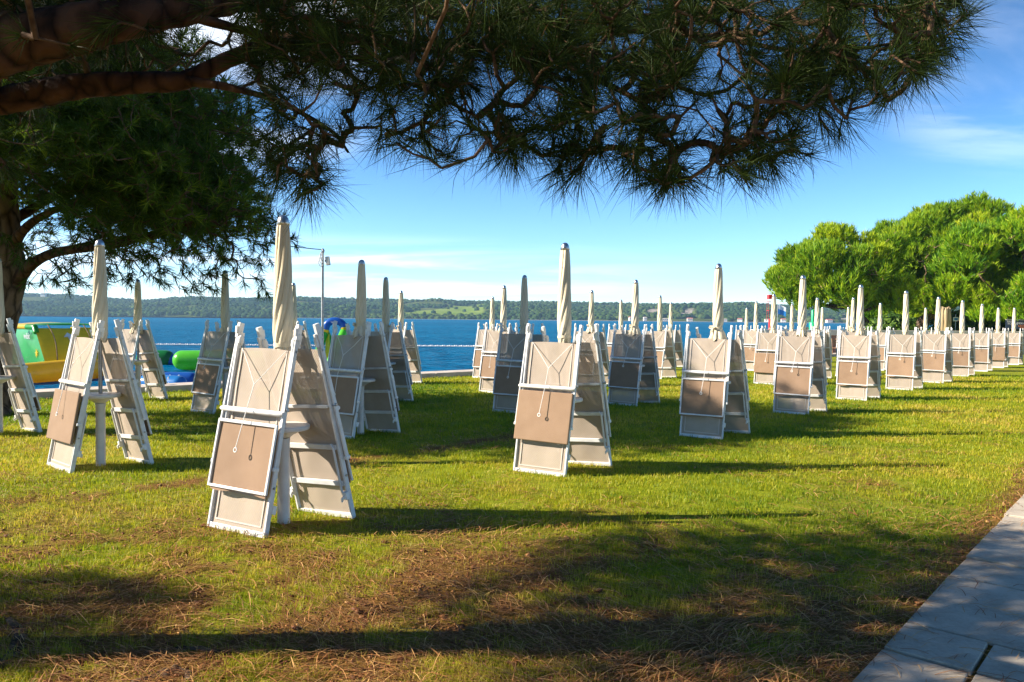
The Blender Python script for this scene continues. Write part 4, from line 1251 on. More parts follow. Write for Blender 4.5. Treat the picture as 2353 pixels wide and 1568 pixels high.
for (px, ty, D_, row, kind, c0, c1, cv) in sorted(SITES, key=lambda s: (s[3], NA[0] * at(s[0], 700, s[2])[0] + NA[1] * s[2])):
    top = at(px, ty, D_); foot = top[:2]
    i = cnt.get(row, 0); cnt[row] = i + 1
    g = float(gz(*foot))
    key = (kind, i % 3)
    if key in proto_p: o = copy_tree(proto_p[key])
    else: o = proto_p[key] = make_parasol(*key)
    sz = float(np.clip((top[2] - g) / 2.395, 0.93, 1.04))
    o.location = (foot[0], foot[1], g); o.rotation_euler = (rs.uniform(-0.006, 0.006), rs.uniform(-0.006, 0.006), rs.uniform(0, 6.28) if kind != 'flare' else -0.6 + rs.uniform(-0.4, 0.4)); o.scale = (1, 1, sz)
    tag(o, f'closed {KL[kind]}, {ORD[i]} from the near end of the {ROWS[row]}', 'parasol', 'closed parasols on the lawn')
    det = 2 if D_ < 17 else (1 if D_ < 26 else 0)
    P_ = np.array(foot)
    dyaw = R(-9) if px < 300 else (R(-4) if row in 'CD' and px < 700 else rs.uniform(-0.04, 0.04) * (D_ > 11))
    for sgn, cvr in ((1, c0), (-1, c1)):
        cvv = cv if sgn > 0 else rs.randrange(3)
        if sgn > 0: o = lounger_at((bool(cvr), cvv, det), P_, -0.355, -0.11, -0.055 + rs.uniform(-0.03, 0.01), -0.085, 1, dyaw)
        else: o = lounger_at((bool(cvr), cvv, det), P_, 0.355, 0.11, 0.010 + rs.uniform(-0.01, 0.03), 0.02, -1, dyaw)
        side = 'camera' if sgn > 0 else 'far'
        how = 'with cloth-covered shade ' if cvr else ''
        tag(o, f'folded taupe lounger {how}on {"path" if sgn > 0 else "sea"} side of {ORD[i]} parasol, {ROWS[row]}', 'sun lounger', 'folded loungers leaning on the parasols')
    if D_ < 17:
        if proto_t is None: o = proto_t = make_table()
        else: o = copy_tree(proto_t)
        o.location = (foot[0], foot[1], g); o.rotation_euler = (0, 0, rs.uniform(0, 6))
        tag(o, f'round pale pedestal table around the pole of {ORD[i]} parasol, {ROWS[row]}', 'table', 'pedestal tables under the parasols')

# ------------------------------------------------------------------ lamp post and its cable
lpos = at(741, 800, 17.8)
lpz = float(gz(lpos[0], lpos[1]))
ltop = at(744, 576, 17.8)[2]
lp_ = empty('lamp_post', (lpos[0], lpos[1], lpz))
tag(lp_, 'slim grey metal post with small spotlight and coiled cable at its top', 'lamp post')
H = ltop - lpz
MB().tube([(0, 0, 0), (0, 0, H - 0.05)], 0.032, 12).build('post', M['pole'], lp_, True)
MB().tube([(0, 0, H - 0.05), (0.01, 0, H), (0.0, 0, H + 0.03), (-0.03, 0, H + 0.02)], [0.035, 0.04, 0.03, 0.015], 8).build('post_cap', M['metal'], lp_, True)
mb = MB()
for q in range(3):
    n = 14; mb.tube([(-0.03 + 0.012 * q + 0.06 * math.cos(2 * math.pi * s / n) * (1 - 0.2 * q), -0.04 - 0.01 * q, H - 0.28 + 0.07 * q + 0.10 * math.sin(2 * math.pi * s / n)) for s in range(n)], 0.011, 6, closed=True)
mb.build('cable_coil', M['plastic'], lp_, True)
sp_ = MB().box((0.13, -0.02, H - 0.25), (0.10, 0.08, 0.21), Matrix.Rotation(R(-8), 3, 'Y')).build('spotlight', M['plastic'], lp_, bevel=0.012)
MB().box((0.10, -0.03, H - 0.25), (0.08, 0.03, 0.05)).build('bracket', M['metal'], lp_)
A_ = Vector((lpos[0] - 0.03, lpos[1], lpz + H + 0.02)); B_ = Vector((-9.0, 13.0, 4.2))
mb = MB(); cp = []
for q in range(25):
    t = q / 24; p_ = A_.lerp(B_, t); p_.z -= 0.9 * 4 * t * (1 - t) * 0.28; cp.append(p_)
tag(mb.tube(cp, 0.011, 5).build('cable', M['dark'], None, True), 'thin dark cable strung from the grey post into the left pine', 'cable')

# ------------------------------------------------------------------ float line on the water
mb = MB(); A_ = Vector((*onz(300, 793, SEA_Z)[:2], SEA_Z)); B_ = Vector((*onz(1130, 798, SEA_Z)[:2], SEA_Z))
nfl = 200; pts_ = []; rr_ = []
for q in range(nfl * 2 + 1):
    t = q / (nfl * 2); p_ = A_.lerp(B_, t); p_.z += 0.05 + 0.02 * math.sin(q * 0.9); p_.y += 0.4 * math.sin(t * 9)
    pts_.append(p_); rr_.append(0.10 if q % 2 else 0.05)
tag(mb.tube(pts_, rr_, 8).build('float_line', M['v_white'], None, True), 'long white float line lying across the water of the bathing area', 'float line')


# ------------------------------------------------------------------ inflatables on the water
def puff(name, quad, bulge, mat, parent, n=18, thick=None):
    """A soft pillow face between four corners."""
    a, b, c, d = [Vector(p) for p in quad]
    nrm = (b - a).cross(d - a).normalized(); V, F = [], []
    for i in range(n + 1):
        for j in range(n + 1):
            u, v_ = j / n, i / n
            p_ = (a * (1 - u) + b * u) * (1 - v_) + (d * (1 - u) + c * u) * v_
            k_ = (math.sin(math.pi * u) * math.sin(math.pi * v_)) ** 0.5
            wr = 0.012 * math.sin(14 * u + 5 * v_) * math.sin(3.14 * u)
            V.append(p_ + nrm * (bulge * k_ + wr))
    for i in range(n):
        for j in range(n):
            q = i * (n + 1) + j; F.append((q, q + 1, q + n + 2, q + n + 1))
    me = raw_mesh(name, np.array([tuple(p) for p in V]), np.array(F), mat, True)
    return link(name, me, parent)


def letters(txt, size, mat, name, parent, loc, rot, ext=0.004):
    cu = bpy.data.curves.new(name, 'FONT'); cu.body = txt; cu.size = size; cu.extrude = ext; cu.align_x = 'LEFT'
    ob = bpy.data.objects.new(name, cu); col.objects.link(ob)
    dg = bpy.context.evaluated_depsgraph_get(); me = bpy.data.meshes.new_from_object(ob.evaluated_get(dg))
    bpy.data.objects.remove(ob); me.materials.clear(); me.materials.append(mat)
    o = link(name, me, parent); o.location = loc; o.rotation_euler = rot
    return o


c_ = onz(95, 868, SEA_Z); SC = c_[1] / 30.0
A0 = at(80, 749, c_[1]); ang = R(40)
u_ = np.array([-math.cos(ang), math.sin(ang), 0]); v_ = np.array([math.sin(ang), math.cos(ang), 0])
iw = empty('inflatable_climbing_wall', (A0[0], A0[1], SEA_Z))
tag(iw, 'green and yellow inflatable climbing wall with rounded base tube floating behind the trunk', 'inflatable wall')
h_ = A0[2] - SEA_Z + 0.02
A = np.array([0, 0, h_]); At = A + u_ * 3.4; C = A + v_ * 2.5; Ct = C + u_ * 3.4
B = A - u_ * 1.2 + np.array([0, 0, -(h_ - 0.55)]); Bt = At + np.array([0, 0, -(h_ - 0.3)]); Dn = C - u_ * 1.2 + np.array([0, 0, -(h_ - 0.55)])
dn = np.array([0, 0, -0.12])
puff('front_panel', [Bt, B, A + dn, At + dn], 0.10, noisy('shade_darkened_green_vinyl', (0.012, 0.20, 0.025), (0.018, 0.25, 0.035), 3, 0.3), iw)  # green made darker in colour to stand in for shade on this face
sl_ = puff('slope_panel', [B, Dn, C + dn, A + dn], 0.14, M['v_yellow'], iw)
puff('back_panel', [Dn, Bt + v_ * 2.5, Ct + dn, C + dn], 0.1, M['v_yellow'], iw)
puff('top_panel', [At, A + u_ * 0.9, C + u_ * 0.9, Ct], 0.10, M['v_yellow'], iw)
puff('top_panel', [A + u_ * 0.9, A, C, C + u_ * 0.9], 0.10, M['v_green'], iw)
MB().tube([A + u_ * 0.9 + dn * 0.6, A + dn * 0.6, A - u_ * 0.16 + np.array([0, 0, -0.3])], 0.11, 10).build('edge_tube', M['v_green'], iw, True)
MB().tube([At + dn * 0.6, A + u_ * 0.9 + dn * 0.6], 0.11, 10).build('edge_tube', M['v_yellow'], iw, True)
MB().tube([C + dn, Dn + u_ * 0.3, Dn + u_ * 0.0], [0.16, 0.18, 0.2], 10).build('edge_tube', M['v_green'], iw, True)
for f_ in (0.18, 0.72):
    a_, b_ = A * (1 - f_) + C * f_, B * (1 - f_) + Dn * f_; nn = np.cross(B - A, C - A); nn = nn / np.linalg.norm(nn); nn = nn if nn[1] < 0 else -nn
    mid_ = [tuple(a_ * (1 - t) + b_ * t + nn * (0.05 + 0.16 * math.sin(math.pi * t)) + v_ * 0.05 * math.sin(4 * t)) for t in np.linspace(0, 1, 12)]
    MB().tube(mid_, 0.022, 6).build('rope', M['twig_light'], iw, True)
# arrow on the slope
def on_slope(f_, t, lift=0.19):
    a_ = A * (1 - f_) + C * f_; b_ = B * (1 - f_) + Dn * f_; nn = np.cross(B - A, C - A); nn = nn / np.linalg.norm(nn); nn = nn if nn[1] < 0 else -nn
    return tuple(a_ * (1 - t) + b_ * t + nn * lift * (math.sin(math.pi * f_) * math.sin(math.pi * t)) ** 0.5 + nn * 0.01)
mb = MB()
ar = [(0.42, 0.24), (0.50, 0.34), (0.455, 0.345), (0.56, 0.78), (0.50, 0.80), (0.41, 0.355), (0.35, 0.36)]
mb.add([on_slope(*q, 0.17) for q in ar] + [on_slope(*q, 0.14) for q in ar], [tuple(range(7)), tuple(range(13, 6, -1))] + [(i, 7 + i, 7 + (i + 1) % 7, (i + 1) % 7) for i in range(7)])
mb.build('arrow_mark', M['v_white'], iw)
fr = math.atan2(-u_[1], -u_[0])
lt_ = A + u_ * 0.86 + np.array([0, 0, -0.56]) + np.array([-math.sin(ang), -math.cos(ang), 0]) * 0.14
letters('wibit', 0.36, M['v_white'], 'lettering', iw, lt_, (R(90), 0, fr), 0.006)
def star(c, s, mat, name, k=7, squash=1.0):
    mb = MB(); c = np.array(c); ex = -u_; ez = np.array([0, 0, 1.0]); f = np.array([-math.sin(ang), -math.cos(ang), 0])
    ps_ = [c + ex * s * (1 if q % 2 == 0 else 0.35) * math.cos(math.pi * q / k + 0.3) + ez * squash * s * (1 if q % 2 == 0 else 0.35) * math.sin(math.pi * q / k + 0.3) for q in range(2 * k)]
    n_ = len(ps_); mb.add([tuple(q + f * 0.01) for q in ps_] + [tuple(q) for q in ps_], [tuple(range(n_))] + [(i, (i + 1) % n_, n_ + (i + 1) % n_, n_ + i) for i in range(n_)])
    return mb.build(name, mat, iw)
fo = np.array([-math.sin(ang), -math.cos(ang), 0])
star(A + u_ * 0.34 + np.array([0, 0, -0.31]) + fo * 0.10, 0.12, M['v_dark'], 'emblem', 7)
star(A - u_ * 0.40 + np.array([0, 0, -1.12]) + fo * 0.07, 0.20, M['v_yellow'], 'splash_mark', 7)
t0 = onz(10, 884, SEA_Z); t1 = onz(146, 874, SEA_Z)
e = np.array([A0[0], A0[1], SEA_Z])
yt = [t0 - e + [-0.6, 0.5, 0.28], t0 - e + [0, 0.05, 0.30], (t0 + t1) / 2 - e + [0, -0.06, 0.34], t1 - e + [0, 0, 0.38], t1 - e + [0.5, 0.5, 0.38], t1 - e + [0.55, 1.3, 0.36]]
MB().tube([tuple(q) for q in np.array(spline([(*q, 0) for q in yt], 6))[:, :3]], 0.42, 20).build('base_tube', M['v_yellow'], iw, True)


def capsule(mb, a, b, r, k=22):
    a, b = Vector(a), Vector(b); d = (b - a).normalized(); pts_, rs_ = [], []
    for q in range(8): t = math.pi / 2 * q / 7; pts_.append(a - d * r * math.cos(t) * 0.9); rs_.append(max(0.02, r * math.sin(t)))
    for q in range(1, 6): pts_.append(a.lerp(b, q / 6)); rs_.append(r * 1.02)
    for q in range(7, -1, -1): t = math.pi / 2 * q / 7; pts_.append(b + d * r * math.cos(t) * 0.9); rs_.append(max(0.02, r * math.sin(t)))
    return mb.tube(pts_, rs_, k)


g0 = onz(397, 852, SEA_Z)
gt = empty('inflatable_roller', (g0[0], g0[1], SEA_Z)); tag(gt, 'fat lime green inflatable roller with white toggles lying on a floating pad', 'inflatable roller')
rl = 0.46
capsule(MB(), (0.3, 0.3, rl + 0.02), (4.6, 0.9, rl + 0.02), rl).build('tube', M['v_lime'], gt, True)
for xx_ in (2.05, 2.5):
    mb = MB()
    for zc in (0.25, 0.80): mb.tube([(xx_ - 0.0, -0.02, rl + 0.36 * (1 if zc > 0.5 else -0.7)), (xx_, -0.10, rl + 0.36 * (1 if zc > 0.5 else -0.7))], 0.06, 10)
    mb.tube([(xx_, -0.10, rl + 0.36), (xx_ + 0.05, -0.16, rl), (xx_, -0.10, rl - 0.26)], 0.012, 5)
    mb.build('toggle', M['v_white'], gt, True)
MB().bar((2.05, -0.14, rl - 0.26), (2.5, -0.14, rl - 0.26), 0.05, 0.05).build('handle', M['v_yellow'], gt, bevel=0.01)
mb = MB(); mb.add([(1.5, 0.3, 0.93), (2.6, 0.2, 0.95), (2.9, 0.9, 0.97), (1.7, 1.0, 0.95), (2.5, 0.5, 1.06)], [(0, 1, 4), (1, 2, 4), (2, 3, 4), (3, 0, 4)])
mb.build('flap', M['v_yellow'], gt)
g1 = onz(450, 880, SEA_Z)
gp = empty('floating_pad', (g1[0], g1[1], SEA_Z)); tag(gp, 'long low floating pad, blue at one end and dark green along the rest', 'floating pad')
capsule(MB(), (-1.15, 0, 0.14), (-0.2, 0.05, 0.14), 0.26).build('blue_end', M['v_blue'], gp, True)
capsule(MB(), (0.1, 0.06, 0.12), (3.4, 0.25, 0.12), 0.25).build('green_tube', M['v_dgreen'], gp, True)
puff('deck', [(0.0, 0.1, 0.30), (3.2, 0.3, 0.30), (3.4, 2.2, 0.30), (0.2, 2.0, 0.30)], 0.05, M['v_green'], gp)
g2 = onz(398, 893, SEA_Z)
gb = empty('floating_bolster', (g2[0], g2[1], SEA_Z)); tag(gb, 'blue inflatable bolster with white stripes tied up close to the quay', 'inflatable bolster')
capsule(MB(), (-1.1, 0.3, 0.16), (0.25, -0.1, 0.16), 0.30).build('tube', M['v_sky'], gb, True)
for xx_ in (-0.2, 0.12): MB().tube([(xx_, 0.2, 0.45), (xx_ + 0.12, -0.2, 0.40), (xx_ + 0.2, -0.32, 0.2)], 0.03, 6).build('stripe', M['v_white'], gb, True)
g3 = onz(372, 838, SEA_Z)
gc = empty('floating_ball', (g3[0], g3[1], SEA_Z)); tag(gc, 'dark green and blue inflatable buoy just beside the lime roller', 'inflatable buoy')
capsule(MB(), (-0.9, 0.0, 0.3), (0.2, 0.1, 0.3), 0.45).build('tube', M['v_dgreen'], gc, True)
capsule(MB(), (0.35, 0.1, 0.22), (1.0, 0.2, 0.22), 0.34).build('end', M['v_blue'], gc, True)
# pool ladder on the quay
ld_ = onz(386, 906, -0.05); ld_[:2] += NS * (SHORE + 0.57 - float(ld_[:2] @ NS))
la = empty('pool_ladder', (ld_[0], ld_[1], -0.05)); tag(la, 'chrome swimming ladder with arched rails on the edge of the quay', 'ladder')
la.rotation_euler = (0, 0, R(-43) + math.pi)
for s in (-0.22, 0.22):
    MB().tube([(s, 0.45, 0.0), (s, 0.42, 0.30), (s, 0.22, 0.42), (s, -0.02, 0.36), (s, -0.12, 0.1), (s, -0.12, -1.0)], 0.022, 8).build('rail', M['chrome'], la, True)
for z in (-0.3, -0.6): MB().bar((-0.2, -0.12, z), (0.2, -0.12, z), 0.06, 0.03).build('rung', M['chrome'], la)

# inflatable arch
ga = onz(768, 850, SEA_Z); DA = 31.0
a_c = at(767, 790, DA)
ia = empty('inflatable_arch', (a_c[0], a_c[1], SEA_Z)); tag(ia, 'inflatable arch with blue crown, yellow cuffs and green splayed legs on the water', 'inflatable arch')
def rel(px, py, dy=0.0): q = at(px, py, DA + dy); return np.array([q[0] - a_c[0], q[1] - a_c[1], q[2] - SEA_Z])
def tubeat(name, mat, pr, r_, dy0=0, dy1=0):
    n_ = len(pr); ps_ = [rel(x_, y_, dy0 + (dy1 - dy0) * i / (n_ - 1)) for i, (x_, y_) in enumerate(pr)]
    sp = spline([(*q, r_) for q in ps_], 6)
    return MB().tube([tuple(q[:3]) for q in sp], r_, 16).build(name, mat, ia, True)
ct = tubeat('crown', M['v_blue'], [(748, 757), (752, 745), (762, 738.5), (774, 738), (785, 743), (791, 752)], 0.15)
tubeat('cuff', M['v_yellow'], [(746, 765), (747, 761), (748, 757)], 0.153)
tubeat('cuff', M['v_yellow'], [(791, 752), (791.5, 757), (790.5, 761)], 0.153)
tubeat('leg', M['v_green'], [(746, 765), (737, 790), (722, 850)], 0.16, 0, -0.3)
tubeat('leg', M['v_lime'], [(790.5, 761), (776, 795), (744, 862)], 0.16, 0, -1.2)
tubeat('leg', M['v_green'], [(749, 764), (766, 800), (790, 850)], 0.15, 0.1, 1.6)
puff('banner', [rel(746, 852, 0.0), rel(760, 852, 0.0), rel(757, 768, 0.0), rel(748, 768, 0.0)], 0.10, M['v_yellow'], ia)
letters('wibit', 0.14, M['v_white'], 'lettering', ia, rel(762, 741.5) + [0, -0.16, -0.02], (R(90), 0, 0), 0.004)

# ------------------------------------------------------------------ marks at the far end
def base_z(D): return -0.3
q = at(1770, 742, 52); rb = empty('red_beacon', (q[0], q[1], SEA_Z)); tag(rb, 'red harbour beacon with lattice top standing in the water', 'beacon')
zt_ = at(1770, 677, 52)[2] - SEA_Z; zs = at(1770, 694, 52)[2] - SEA_Z; zr_ = at(1770, 734, 52)[2] - SEA_Z
MB().lathe([(0.13, -0.5), (0.13, zr_), (0.05, zr_ + 0.03)], 14).build('post', M['red'], rb, True)
mb = MB()
for sx_ in (-0.19, 0.19):
    for sy_ in (-0.19, 0.19): mb.bar((sx_, sy_, zr_), (sx_, sy_, zt_), 0.018, 0.018)
for z in (zs, (zs + zr_) / 2):
    mb.box((0, 0, z), (0.42, 0.42, 0.03))
mb.build('lattice', M['red'], rb)
MB().box((0, 0, zt_ - 0.17), (0.42, 0.42, 0.30)).build('lantern_cage', M['red'], rb, bevel=0.02)
q = at(1867, 760, 48); gbn = empty('green_beacon', (q[0], q[1], SEA_Z)); tag(gbn, 'green harbour beacon with fat base and thin mast', 'beacon')
zb_ = at(1867, 741, 48)[2] - SEA_Z; zt_ = at(1868, 712, 48)[2] - SEA_Z
MB().lathe([(0.22, -0.5), (0.22, zb_ - 0.05), (0.19, zb_), (0.05, zb_ + 0.02)], 16).build('body', M['bgreen'], gbn, True)
MB().lathe([(0.09, zb_), (0.09, zt_ - 0.05), (0.05, zt_)], 12).build('mast', M['bgreen'], gbn, True)
q = at(1786, 760, 45); fl = empty('flag', (q[0], q[1], -0.3)); tag(fl, 'small blue and white flag flying behind the second row of parasols', 'flag')
zt_ = at(1786, 700, 45)[2] + 0.3
MB().tube([(0, 0, 0), (0, 0, zt_)], 0.02, 8).build('pole', M['pole'], fl, True)
def flagcloth(z0, z1, mat, nm):
    V, F = [], []
    for i in range(5):
        for j in range(9):
            x = 0.55 * j / 8; z = z0 + (z1 - z0) * i / 4
            V.append((0.02 + x * 0.85, 0.07 * math.sin(7 * x), z - 0.55 * x * x))
    for i in range(4):
        for j in range(8): a = i * 9 + j; F.append((a, a + 1, a + 10, a + 9))
    link(nm, raw_mesh(nm, np.array(V), np.array(F), mat, True), fl)
flagcloth(zt_ - 0.28, zt_ - 0.02, M['v_white'], 'upper_cloth'); flagcloth(zt_ - 0.58, zt_ - 0.28, M['v_sky'], 'lower_cloth')
# lettered board
DB = 44.0; q = at(2311, 757, DB); q2 = at(2311, 735.5, DB)
sb = empty('sign_board', (q[0], q[1], q[2])); tag(sb, 'wide dark blue board with white and orange lettering at the far wall', 'sign')
hb = q2[2] - q[2]; wb = 2.3
MB().box((wb / 2, 0, hb / 2), (wb, 0.05, hb)).build('panel', M['board'], sb, bevel=0.006)
MB().box((wb / 2, -0.01, hb + 0.012), (wb + 0.03, 0.06, 0.024)).build('edge_strip', M['white'], sb)
for xx_ in (0.15, wb - 0.15): MB().box((xx_, 0.05, -0.1), (0.06, 0.05, hb + 1.0)).build('post', M['dark'], sb)
letters('PARK', 0.17, M['v_white'], 'lettering', sb, (0.06, -0.03, hb * 0.73), (R(90), 0, 0))
letters('POSTOJNSKA JAMA', 0.17, M['v_white'], 'lettering', sb, (0.10, -0.03, hb * 0.48), (R(90), R(-3), 0))
letters('GROTTE', 0.15, M['orange'], 'lettering', sb, (0.72, -0.03, hb * 0.27), (R(90), R(-3), 0))
letters('HÖHLE', 0.15, M['orange'], 'lettering', sb, (0.84, -0.03, hb * 0.07), (R(90), R(-3), 0))
# small notice, fibrous stump, barrier and chair
q = at(2196, 750, 47); ns = empty('notice_sign', (q[0], q[1], TZ)); tag(ns, 'small white notice with blue picture and red edge below the pines', 'sign')
zc = at(2196, 734, 47)[2] - TZ
MB().tube([(0, 0.03, -0.05), (0, 0.03, zc + 0.32)], 0.02, 8).build('post', M['pole'], ns, True)
MB().box((0, 0, zc), (0.34, 0.02, 0.26)).build('panel', M['v_white'], ns)
MB().box((0, -0.012, zc + 0.01), (0.22, 0.008, 0.13)).build('picture', M['v_sky'], ns)
MB().box((0.13, -0.012, zc - 0.115), (0.08, 0.008, 0.03)).build('edge_strip', M['red'], ns)
q = at(2170, 757, 45); st = empty('fibrous_stump', (q[0], q[1], TZ)); tag(st, 'pale fibrous tree stump with shaggy upright strands on the raised lawn', 'stump')
hs_ = at(2170, 707, 45)[2] - TZ
mb = MB(); mb.lathe([(0.30, -0.05), (0.32, 0.15), (0.27, hs_ * 0.6), (0.22, hs_ * 0.93), (0.10, hs_)], 18)
r_ = random.Random(9)
for k in range(60):
    a = r_.random() * 6.28; ra = r_.uniform(0.28, 0.35); w = r_.uniform(-0.1, 0.1)
    mb.tube([(ra * math.cos(a), ra * math.sin(a), 0), (0.95 * ra * math.cos(a + w * 0.5), 0.95 * ra * math.sin(a + w * 0.5), hs_ * 0.5), (0.78 * ra * math.cos(a + w), 0.78 * ra * math.sin(a + w), hs_ * r_.uniform(0.85, 1.04))], 0.034, 5)
mb.build('strands', M['straw'], st)
q = at(2188, 751, 53); br_ = empty('barrier', (q[0], q[1], TZ)); tag(br_, 'low dark barrier with pale feet under the pines', 'barrier')
MB().box((0.9, 0, 0.42), (2.2, 0.08, 0.42)).build('panel', M['dark'], br_, bevel=0.01)
for xx_ in (0.0, 0.6, 1.2, 1.8): MB().box((xx_, -0.02, 0.10), (0.10, 0.12, 0.20)).build('foot', M['white'], br_)
q = at(1927, 800, 38); ch = empty('wooden_chair', (q[0], q[1], float(gz(q[0], q[1])))); tag(ch, 'brown slatted wooden chair standing before the low red-brown wall', 'chair')
ch.rotation_euler = (0, 0, 0.6)
for sx_ in (-0.2, 0.2):
    MB().bar((sx_, -0.2, 0), (sx_, -0.2, 0.43), 0.035, 0.035).build('leg', M['wood'], ch)
    MB().bar((sx_, 0.2, 0), (sx_, 0.27, 0.92), 0.035, 0.035).build('leg', M['wood'], ch)
mb = MB(); [mb.box((0, -0.2 + 0.1 * k, 0.445), (0.46, 0.08, 0.02)) for k in range(5)]; mb.build('seat', M['wood'], ch)
mb = MB(); [mb.box((0, 0.235 + 0.012 * k, 0.58 + 0.12 * k), (0.40, 0.02, 0.08)) for k in range(3)]; mb.build('backrest', M['wood'], ch)

# houses along the far shore
HS = [(1452, 9, 4.2, 'pink-roofed long house on the far shore below the wooded slope', True), (1482, 5, 4.5, 'small white house near the shore behind the long house', False), (1528, 11, 3.0, 'low white shed row by the far beach', False), (1585, 8, 3.4, 'white house below the bare scree on the far shore', True), (1662, 10, 3.2, 'flat white building on the far beach', False), (1700, 7, 3.4, 'white house with red roof alone by the water', True), (1766, 12, 3.4, 'long white beach building behind the red beacon', False), (1800, 7, 3.6, 'white cottage on the far shore near the flag', True), (1905, 9, 3.4, 'white house on the far shore beyond the green beacon', True), (95, 10, 6.5, 'small pale house high on the far hill', False)]
for i, (px, w, h, lab, red) in enumerate(HS):
    if px == 95: q = HV[int(np.argmin(abs(cols_px - 103))), 17].copy(); q[2] += 5; w, h = 10, 5
    else:
        q = at(px, 740, D0 - 12); q[2] = SEA_Z + 1.6
    ho = empty('house', tuple(q)); tag(ho, lab, 'house', 'houses across the bay')
    ho.rotation_euler = (0, 0, rs.uniform(-0.3, 0.3))
    d_ = w * 0.6
    wl_ = MB().box((0, 0, h / 2 - 1), (w, d_, h + 2)).build('walls', M['house'], ho)
    rh = h * 0.42 if red else h * 0.18
    mb = MB(); W2, D2 = w / 2 + 0.5, d_ / 2 + 0.5
    mb.add([(-W2, -D2, h), (W2, -D2, h), (W2, D2, h), (-W2, D2, h), (-W2 + 0.6, 0, h + rh), (W2 - 0.6, 0, h + rh)], [(3, 2, 1, 0), (0, 1, 5, 4), (2, 3, 4, 5), (1, 2, 5), (3, 0, 4)])
    mb.build('roof', M['roof'] if red else M['coping'], ho)
    for k in range(3): MB().box((-w * 0.3 + w * 0.3 * k, -d_ / 2 - 0.05, h * 0.55), (w * 0.12, 0.12, h * 0.3)).build('window', M['window'], ho)
# pale beach strip and breakwater on the far shore
mb = MB()
for a_, b_, z in ((1180, 2400, 0.9), (640, 1180, 0.5)):
    p0, p1 = at(a_, 740, D0 - 20), at(b_, 740, D0 - 20)
    mb.bar((p0[0], p0[1], SEA_Z), (p1[0], p1[1], SEA_Z), 14, z * 2, (0, 0, 1))
tag(mb.build('beach', M['coping']), kind='structure')
p0, p1 = at(-300, 740, 700), at(640, 740, 760)
tag(MB().bar((p0[0], p0[1], SEA_Z), (p1[0], p1[1], SEA_Z), 6, 2.0, (0, 0, 1)).build('breakwater', M['dark'], None, bevel=0.4), kind='structure')


# ------------------------------------------------------------------ grass and fallen needles
def in_path(x, y): return ((x - PATH_A[0]) * PN[0] + (y - PATH_A[1]) * PN[1]) > 0.03


N = 620000
yy = 2.4 * (24 / 2.4) ** rng.random(N)                     # log-uniform: density falls with distance squared
xx = (rng.random(N) * 2 - 1) * (0.74 * yy + 0.4)
b = barefac(xx, yy); s_ = xx * NS[0] + yy * NS[1]
tuft = fbm(xx * 6, yy * 6, 51, 3)
ok = (rng.random(N) < (1 - b) ** 1.5 * np.clip(0.25 + 2.6 * (tuft - 0.3), 0.05, 1)) & ~in_path(xx, yy) & (s_ < SHORE - 0.2)
xx, yy, b, tuft = xx[ok], yy[ok], b[ok], tuft[ok]
n = len(xx); z = gz(xx, yy)
hgt = rng.uniform(0.018, 0.042, n) * (0.75 + 0.6 * tuft) * np.clip(yy / 9, 1, 1.5)
wd = 0.0026 * np.clip(yy / 3.4, 1, 7) * rng.uniform(0.7, 1.2, n)
az = rng.random(n) * 6.283; ln_ = rng.uniform(0.1, 0.9, n) * hgt
dx, dy = np.cos(az), np.sin(az); az2 = az + rng.uniform(0.8, 2.3, n)
sxv, syv = np.cos(az2) * wd / 2, np.sin(az2) * wd / 2
b0 = np.stack([xx - sxv, yy - syv, z - 0.004], -1); b1 = np.stack([xx + sxv, yy + syv, z - 0.004], -1)
m0 = np.stack([xx + dx * ln_ * 0.35 - sxv * 0.8, yy + dy * ln_ * 0.35 - syv * 0.8, z + hgt * 0.6], -1)
m1_ = np.stack([xx + dx * ln_ * 0.35 + sxv * 0.8, yy + dy * ln_ * 0.35 + syv * 0.8, z + hgt * 0.6], -1)
tp = np.stack([xx + dx * ln_, yy + dy * ln_, z + hgt], -1)
V = np.stack([b0, b1, m0, m1_, tp], 1).reshape(-1, 3); o = np.arange(n)[:, None] * 5
F = np.concatenate([o + np.array([0, 1, 3]), o + np.array([0, 3, 2]), o + np.array([2, 3, 4])], 0)
dryp = fbm(xx * 0.5, yy * 0.5, 71, 3)
tint = np.clip(rng.uniform(0, 0.6, n) + 1.5 * (dryp - 0.42) + 0.7 * (fbm(xx * 2.2, yy * 2.2, 73, 3) - 0.45) + 0.25 * b, 0, 1)
gr = link('grass', raw_mesh('grass', V, F, M['grass'], False, {'tint': np.repeat(tint, 5)}))
tag(gr, 'short mown green grass with yellowed blades covering the lawn', 'grass', kind='stuff')

N = 90000
yy = 2.5 * (15 / 2.5) ** rng.random(N); xx = (rng.random(N) * 2 - 1) * (0.74 * yy + 0.3)
b = barefac(xx, yy); dens = fbm(xx * 1.4, yy * 1.4, 81, 3)
ok = (rng.random(N) < np.clip(0.08 + 0.8 * b + 1.6 * (dens - 0.5) + 0.60 * sstep(8.5, 4, yy), 0.02, 1) * 0.75)
pth = in_path(xx, yy); ok &= ~pth | (rng.random(N) < 0.12)
xx, yy, pth = xx[ok], yy[ok], pth[ok]; n = len(xx)
L = rng.uniform(0.07, 0.19, n); az = (fbm(xx * 0.9, yy * 0.9, 95, 2) - 0.5) * 2.6 - 0.25 + rng.normal(0, 0.42, n) + (rng.random(n) < 0.18) * rng.uniform(0, 3.14, n)
cur = rng.normal(0, 0.26, n); w = 0.0016 * np.clip(yy / 3.5, 1, 4)
lift = np.where(pth, 0.028, rng.uniform(0.010, 0.036, n)); tilt = np.where(pth, 0.0, rng.normal(0, 0.008, n)); z = gz(xx, yy)
K = 5; rows = []
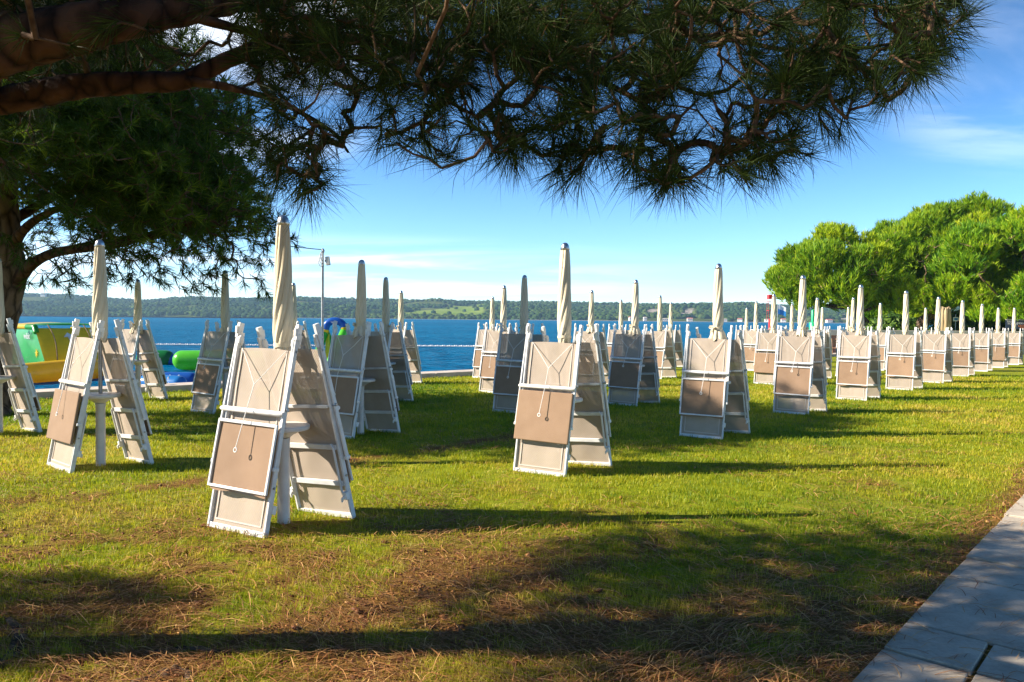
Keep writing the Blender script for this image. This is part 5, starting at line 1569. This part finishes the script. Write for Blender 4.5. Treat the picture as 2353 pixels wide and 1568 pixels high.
for k in range(K):
    t = k / (K - 1) - 0.5; a_ = az + cur * t
    px_ = xx + np.cos(az + cur * t * 0.5) * L * t; py_ = yy + np.sin(az + cur * t * 0.5) * L * t
    pz = z + lift + tilt * t * 2 + 0.006 * np.cos(t * 5)
    ww = w * (1 - 0.5 * abs(t))
    rows += [np.stack([px_ - np.sin(a_) * ww, py_ + np.cos(a_) * ww, pz], -1), np.stack([px_ + np.sin(a_) * ww, py_ - np.cos(a_) * ww, pz + 0.0008], -1)]
V = np.stack(rows, 1).reshape(-1, 3); o = np.arange(n)[:, None] * (2 * K)
F = np.concatenate([o + np.array([2 * k, 2 * k + 1, 2 * k + 3, 2 * k + 2]) for k in range(K - 1)], 0)
ltr = link('fallen_needles', raw_mesh('fallen_needles', V, F, M['litter'], False, {'tint': np.repeat(rng.random(n), 2 * K)}))
tag(ltr, 'rust brown fallen pine needles scattered over the near lawn', 'pine needles', kind='stuff')
# crumbs of bark and soil on the bare ground
N = 34000
yy = 2.5 * (8 / 2.5) ** rng.random(N); xx = (rng.random(N) * 2 - 1) * (0.74 * yy + 0.3)
ok = (rng.random(N) < barefac(xx, yy) * 0.9) & ~in_path(xx, yy); xx, yy = xx[ok], yy[ok]; n = len(xx)
sz = rng.uniform(0.003, 0.011, n) * (1 + 1.4 * (rng.random(n) < 0.04))
V = np.stack([xx, yy, gz(xx, yy) + sz * 0.3], -1)[:, None] + ico[None] * sz[:, None, None] * rng.uniform(0.5, 1.2, (n, 12, 1)) * np.array([1.2, 1.0, 0.6])
F = (np.arange(n)[:, None, None] * 12 + icof[None]).reshape(-1, 3)
cr_ = link('soil_crumbs', raw_mesh('soil_crumbs', V.reshape(-1, 3), F, M['litter'], False, {'tint': np.repeat(rng.random(n) ** 2 * 0.8, 12)}))
tag(cr_, 'brown crumbs of bark and soil on the bare near ground', 'debris', kind='stuff')

# ------------------------------------------------------------------ sea air
m, nt, out = new_mat('sea_haze')
pv = nt.nodes.new('ShaderNodeVolumePrincipled')
pv.inputs['Color'].default_value = (0.45, 0.72, 1.0, 1)
pv.inputs['Density'].default_value = 0.00015
pv.inputs['Anisotropy'].default_value = 0.2
nt.links.new(pv.outputs[0], out.inputs['Volume'])
hz = MB().box((0, 900, 58), (5200, 2600, 122)).build('haze', m)
tag(hz, 'thin blue sea air over the bay', 'haze', kind='stuff')
